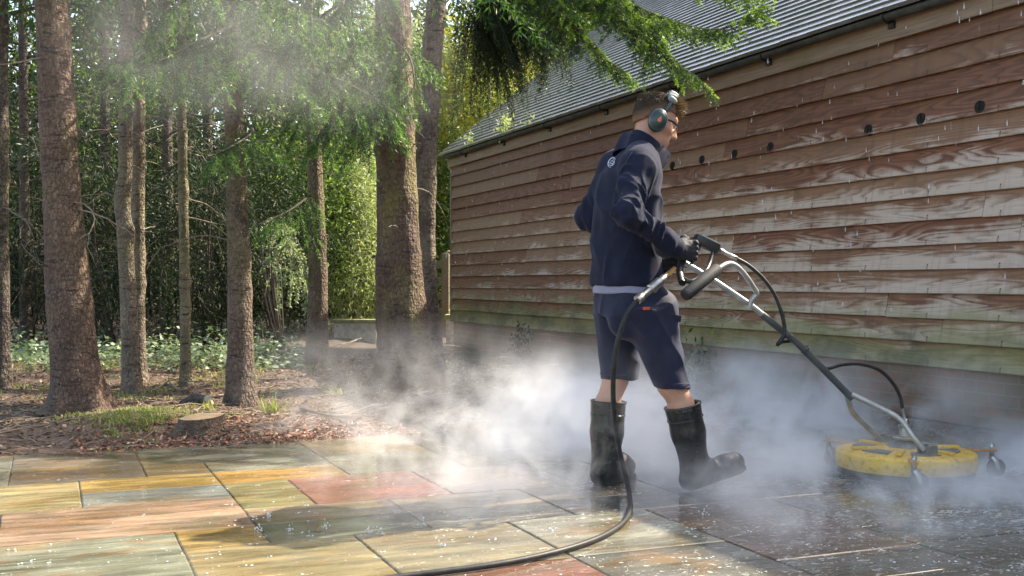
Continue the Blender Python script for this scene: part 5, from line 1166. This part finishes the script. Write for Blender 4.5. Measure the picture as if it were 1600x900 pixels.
# broken log and a few bigger branches
c = G(310, 634); lg = thing('broken_log', 'short dark broken log with a pale split end behind the stump', 'log', tuple(c))
a = D(288, 634, 8.2); b = D(322, 626, 8.1); m = MB(); m.tube([a, a*.5+b*.5+np.array((0, 0, .02)), b], [.05, .055, .04], 10); m.obj('log_bark', BK_DARK, lg, True)
m = MB(); m.tube([b-unit(b-a)*.01, b+unit(b-a)*.02+np.array((0, 0, .01)), D(333, 634, 8.0)], [.038, .03, .008], 8); m.obj('split_end', simple('split_wood', (.50, .38, .25), .75, 0, .4, 20), lg, True)
for k, (pts, lab) in enumerate([([(60, 548), (110, 556), (165, 562)], 'long bare branch lying left of the reddish trunk'), ([(238, 610), (262, 605), (285, 613), (300, 608)], 'pale bent branch lying between twin stems and stump'), ([(470, 640), (520, 650), (560, 646)], 'thin branch lying on the red chips before the mossy trunk'), ([(540, 520), (565, 535), (520, 548)], 'tangle of pale sticks before the low wall')]):
    W3 = []
    for x, y in pts: p = G(x, y); W3.append((p[0], p[1], hh(p[0], p[1])+.03))
    m = MB(); C = spline(W3, 6); m.tube(C, np.linspace(.014, .006, len(C)), 6)
    for j in (4, 8, len(C)-3): m.tube([C[j], C[j]+np.array((q.gauss(0, .12), q.gauss(0, .12), .05)), C[j]+np.array((q.gauss(0, .25), q.gauss(0, .2), .03))], [.006, .005, .002], 4)
    tag(m.obj('fallen_branch', M_TWIG, None, True), lab, 'branch', 'branches on the woodland floor')

# weeds in the gutter and along the plinth
for (px, py, n, s, X, lab, mt) in ((790, 200, 90, .09, 5.29, 'leafy weed sprouting from the gutter nearer the roof end', LF_LIME), (828, 188, 14, .06, 5.29, 'tiny upright seedling growing in the gutter', LF_LIME), (735, 222, 50, .07, 5.29, 'small weed at the far end of the gutter', LF_LIME),
                        (1084, 578, 260, .13, 5.30, 'green weed growing against the brick base beside the man', LF_MID), (812, 541, 200, .12, 5.30, 'low dark weed growing against the brick base near the path', LF_DARK)):
    u = (px-800)/FPX; d = X/(u*CY+SY); c = D(px, py, d); lv = Leaves(); P = c+r.normal(size=(n, 3))*np.array((.35, 1.3, .9))*s
    P[:, 2] = np.maximum(P[:, 2], .03); nn = len(P); lv.add(P, r.normal(size=(nn, 3))*.6+np.array((-.3, 0, .7)), np.array((0, 0, 1.))+r.normal(size=(nn, 3))*.6, .075*r.uniform(.5, 1.2, nn), .03, 0, .1)
    w = MB(); z0 = .0 if py > 400 else c[2]-.12
    t = thing('weed', lab, 'weed', (c[0], c[1], z0), 'weeds on the barn')
    for k in range(7): e = P[k]; w.tube([(c[0]+.01*k-.03, c[1]+.02*k-.05, z0), (e+np.array((c[0], c[1], z0)))/2, e], [.003, .0025, .0015], 4)
    w.obj('stem', M_TWIG, t); lv.obj('leaves', mt, t)

# water dripping from the eaves and splashing on the slabs
t = NT('water'); t.base((.95, .97, 1), .05); t.set(t.b, 'IOR', 1.33); t.set(t.b, 'Transmission Weight', .6); M_WATER = t.m
m = MB()
for k in range(190):
    y = q.uniform(4.6, 11) if q.random() < .8 else q.uniform(11, 15); z = q.uniform(.7, 2.66); x = 5.22+q.gauss(0, .05); s = q.uniform(.8, 1.4)
    m.lathe((x, y, z), [(.0002, -.012*s), (.0026*s, -.009*s), (.0034*s, -.004*s), (.0022*s, .006*s), (.0002, .022*s)], 6)
tag(m.obj('falling_drops', M_WATER, None, True), 'bright water drops falling from the barn eaves', None, None, 'stuff')
m = MB()
for k in range(150):
    if q.random() < .45: p = G(q.uniform(330, 700), q.uniform(740, 880))
    else: p = G(q.uniform(0, 1600), q.uniform(800, 899))
    for j in range(q.choice((1, 1, 2, 4))):
        a = q.uniform(0, 2*pi); l = q.uniform(0, .02); s = q.uniform(.0015, .005); m.lathe((p[0]+l*cos(a), p[1]+l*sin(a), .001), [(s, 0), (s*.9, s*.25), (s*.5, s*.42), (.0002, s*.48)], 7)
for (px, py) in ((420, 808), (405, 829), (452, 830), (508, 826), (577, 834), (596, 836), (662, 822), (690, 855), (860, 830), (1100, 805)):
    p = G(px, py)
    for k in range(14):
        a = q.uniform(0, 2*pi); rr0 = abs(q.gauss(.008, .006)); s = q.uniform(.0012, .0035); h = abs(q.gauss(0, .014)); m.lathe(p+np.array((rr0*cos(a), rr0*sin(a), h)), [(.0002, -s), (s*.8, -s*.6), (s, 0), (s*.8, s*.6), (.0002, s*1.6)], 7)
t = NT('foamy_water'); t.base((.80, .83, .84), .12); t.set(t.b, 'Transmission Weight', .35); t.set(t.b, 'IOR', 1.33)
tag(m.obj('water_splashes', t.m, None, True), 'small splashes and foam bubbles on the wet paving', None, None, 'stuff')

# ------------------------------------------------------------------ steam: soft-edged clouds of lit vapour
def steam(name, label, lo, hi, dens, scale, thr, seed, low=1.5, stretch=(1, 1, 1), warm=(.97, .975, 1), gain=3.0, aniso=.35):
    lo = np.array(lo, float); hi = np.array(hi, float); m = MB(); m.box((lo+hi)/2, hi-lo)
    mt = bpy.data.materials.new(name); mt.use_nodes = True; T = NT.__new__(NT); T.m = mt; T.t = mt.node_tree; T.t.nodes.remove(T.t.nodes['Principled BSDF']); T.out = T.t.nodes['Material Output']
    g = T.n('TexCoord').outputs['Generated']; o = T.n('NewGeometry').outputs['Position']
    sp = T.n('SeparateXYZ', {0: g})
    def edge(s): return T.n('MapRange', {0: T.math('MULTIPLY', T.math('MULTIPLY', s, T.math('SUBTRACT', 1.0, s)), 4.0), 1: 0, 2: .75, 3: 0, 4: 1}, interpolation_type='SMOOTHSTEP').outputs[0]
    fall = T.math('MULTIPLY', edge(sp.outputs[0]), edge(sp.outputs[1]))
    zf = T.math('POWER', T.math('SUBTRACT', 1.0, sp.outputs[2]), low) if low else edge(sp.outputs[2])
    v = T.mapped(stretch, (seed*3.1, seed*1.7, seed), src=o); nn = T.noise(v, scale, 8, .64, 1.1)
    big = T.noise(v, scale*.38, 2, .5, .3)
    k = T.math('SUBTRACT', T.math('ADD', T.math('MULTIPLY', nn, .65), T.math('MULTIPLY', big, .55)), thr)
    dn = T.math('MULTIPLY', T.math('MULTIPLY', T.math('MULTIPLY', k, gain, True), T.math('MULTIPLY', fall, zf)), dens)
    pv = T.n('VolumePrincipled', {'Color': warm, 'Density': dn, 'Anisotropy': aniso}); T.t.links.new(pv.outputs[0], T.out.inputs['Volume'])
    ob = m.obj(name, mt); tag(ob, label, None, None, 'stuff'); return ob
steam('steam', 'white steam drifting over the slabs around the boots', (.9, 3.7, .005), (3.3, 7.4, .75), 3.6, 3.6, .60, 1, 1.7, gain=6, aniso=.1)
steam('steam', 'dense pale steam rolling behind the cleaning machine', (2.45, 4.15, .005), (5.0, 7.4, .58), 9.0, 2.6, .60, 2, 1.7, gain=6, aniso=.1)
steam('steam', 'low steam creeping over the slabs before the cleaning machine', (2.2, 2.7, .005), (5.3, 4.75, .26), 8.0, 2.8, .585, 5, 1.5, gain=5, aniso=.1)
steam('steam', 'thin sunlit vapour hanging high among the trunks', (-.1, 5.6, 1.7), (2.3, 7.4, 3.4), .26, 2.2, .56, 3, 0, aniso=.1)
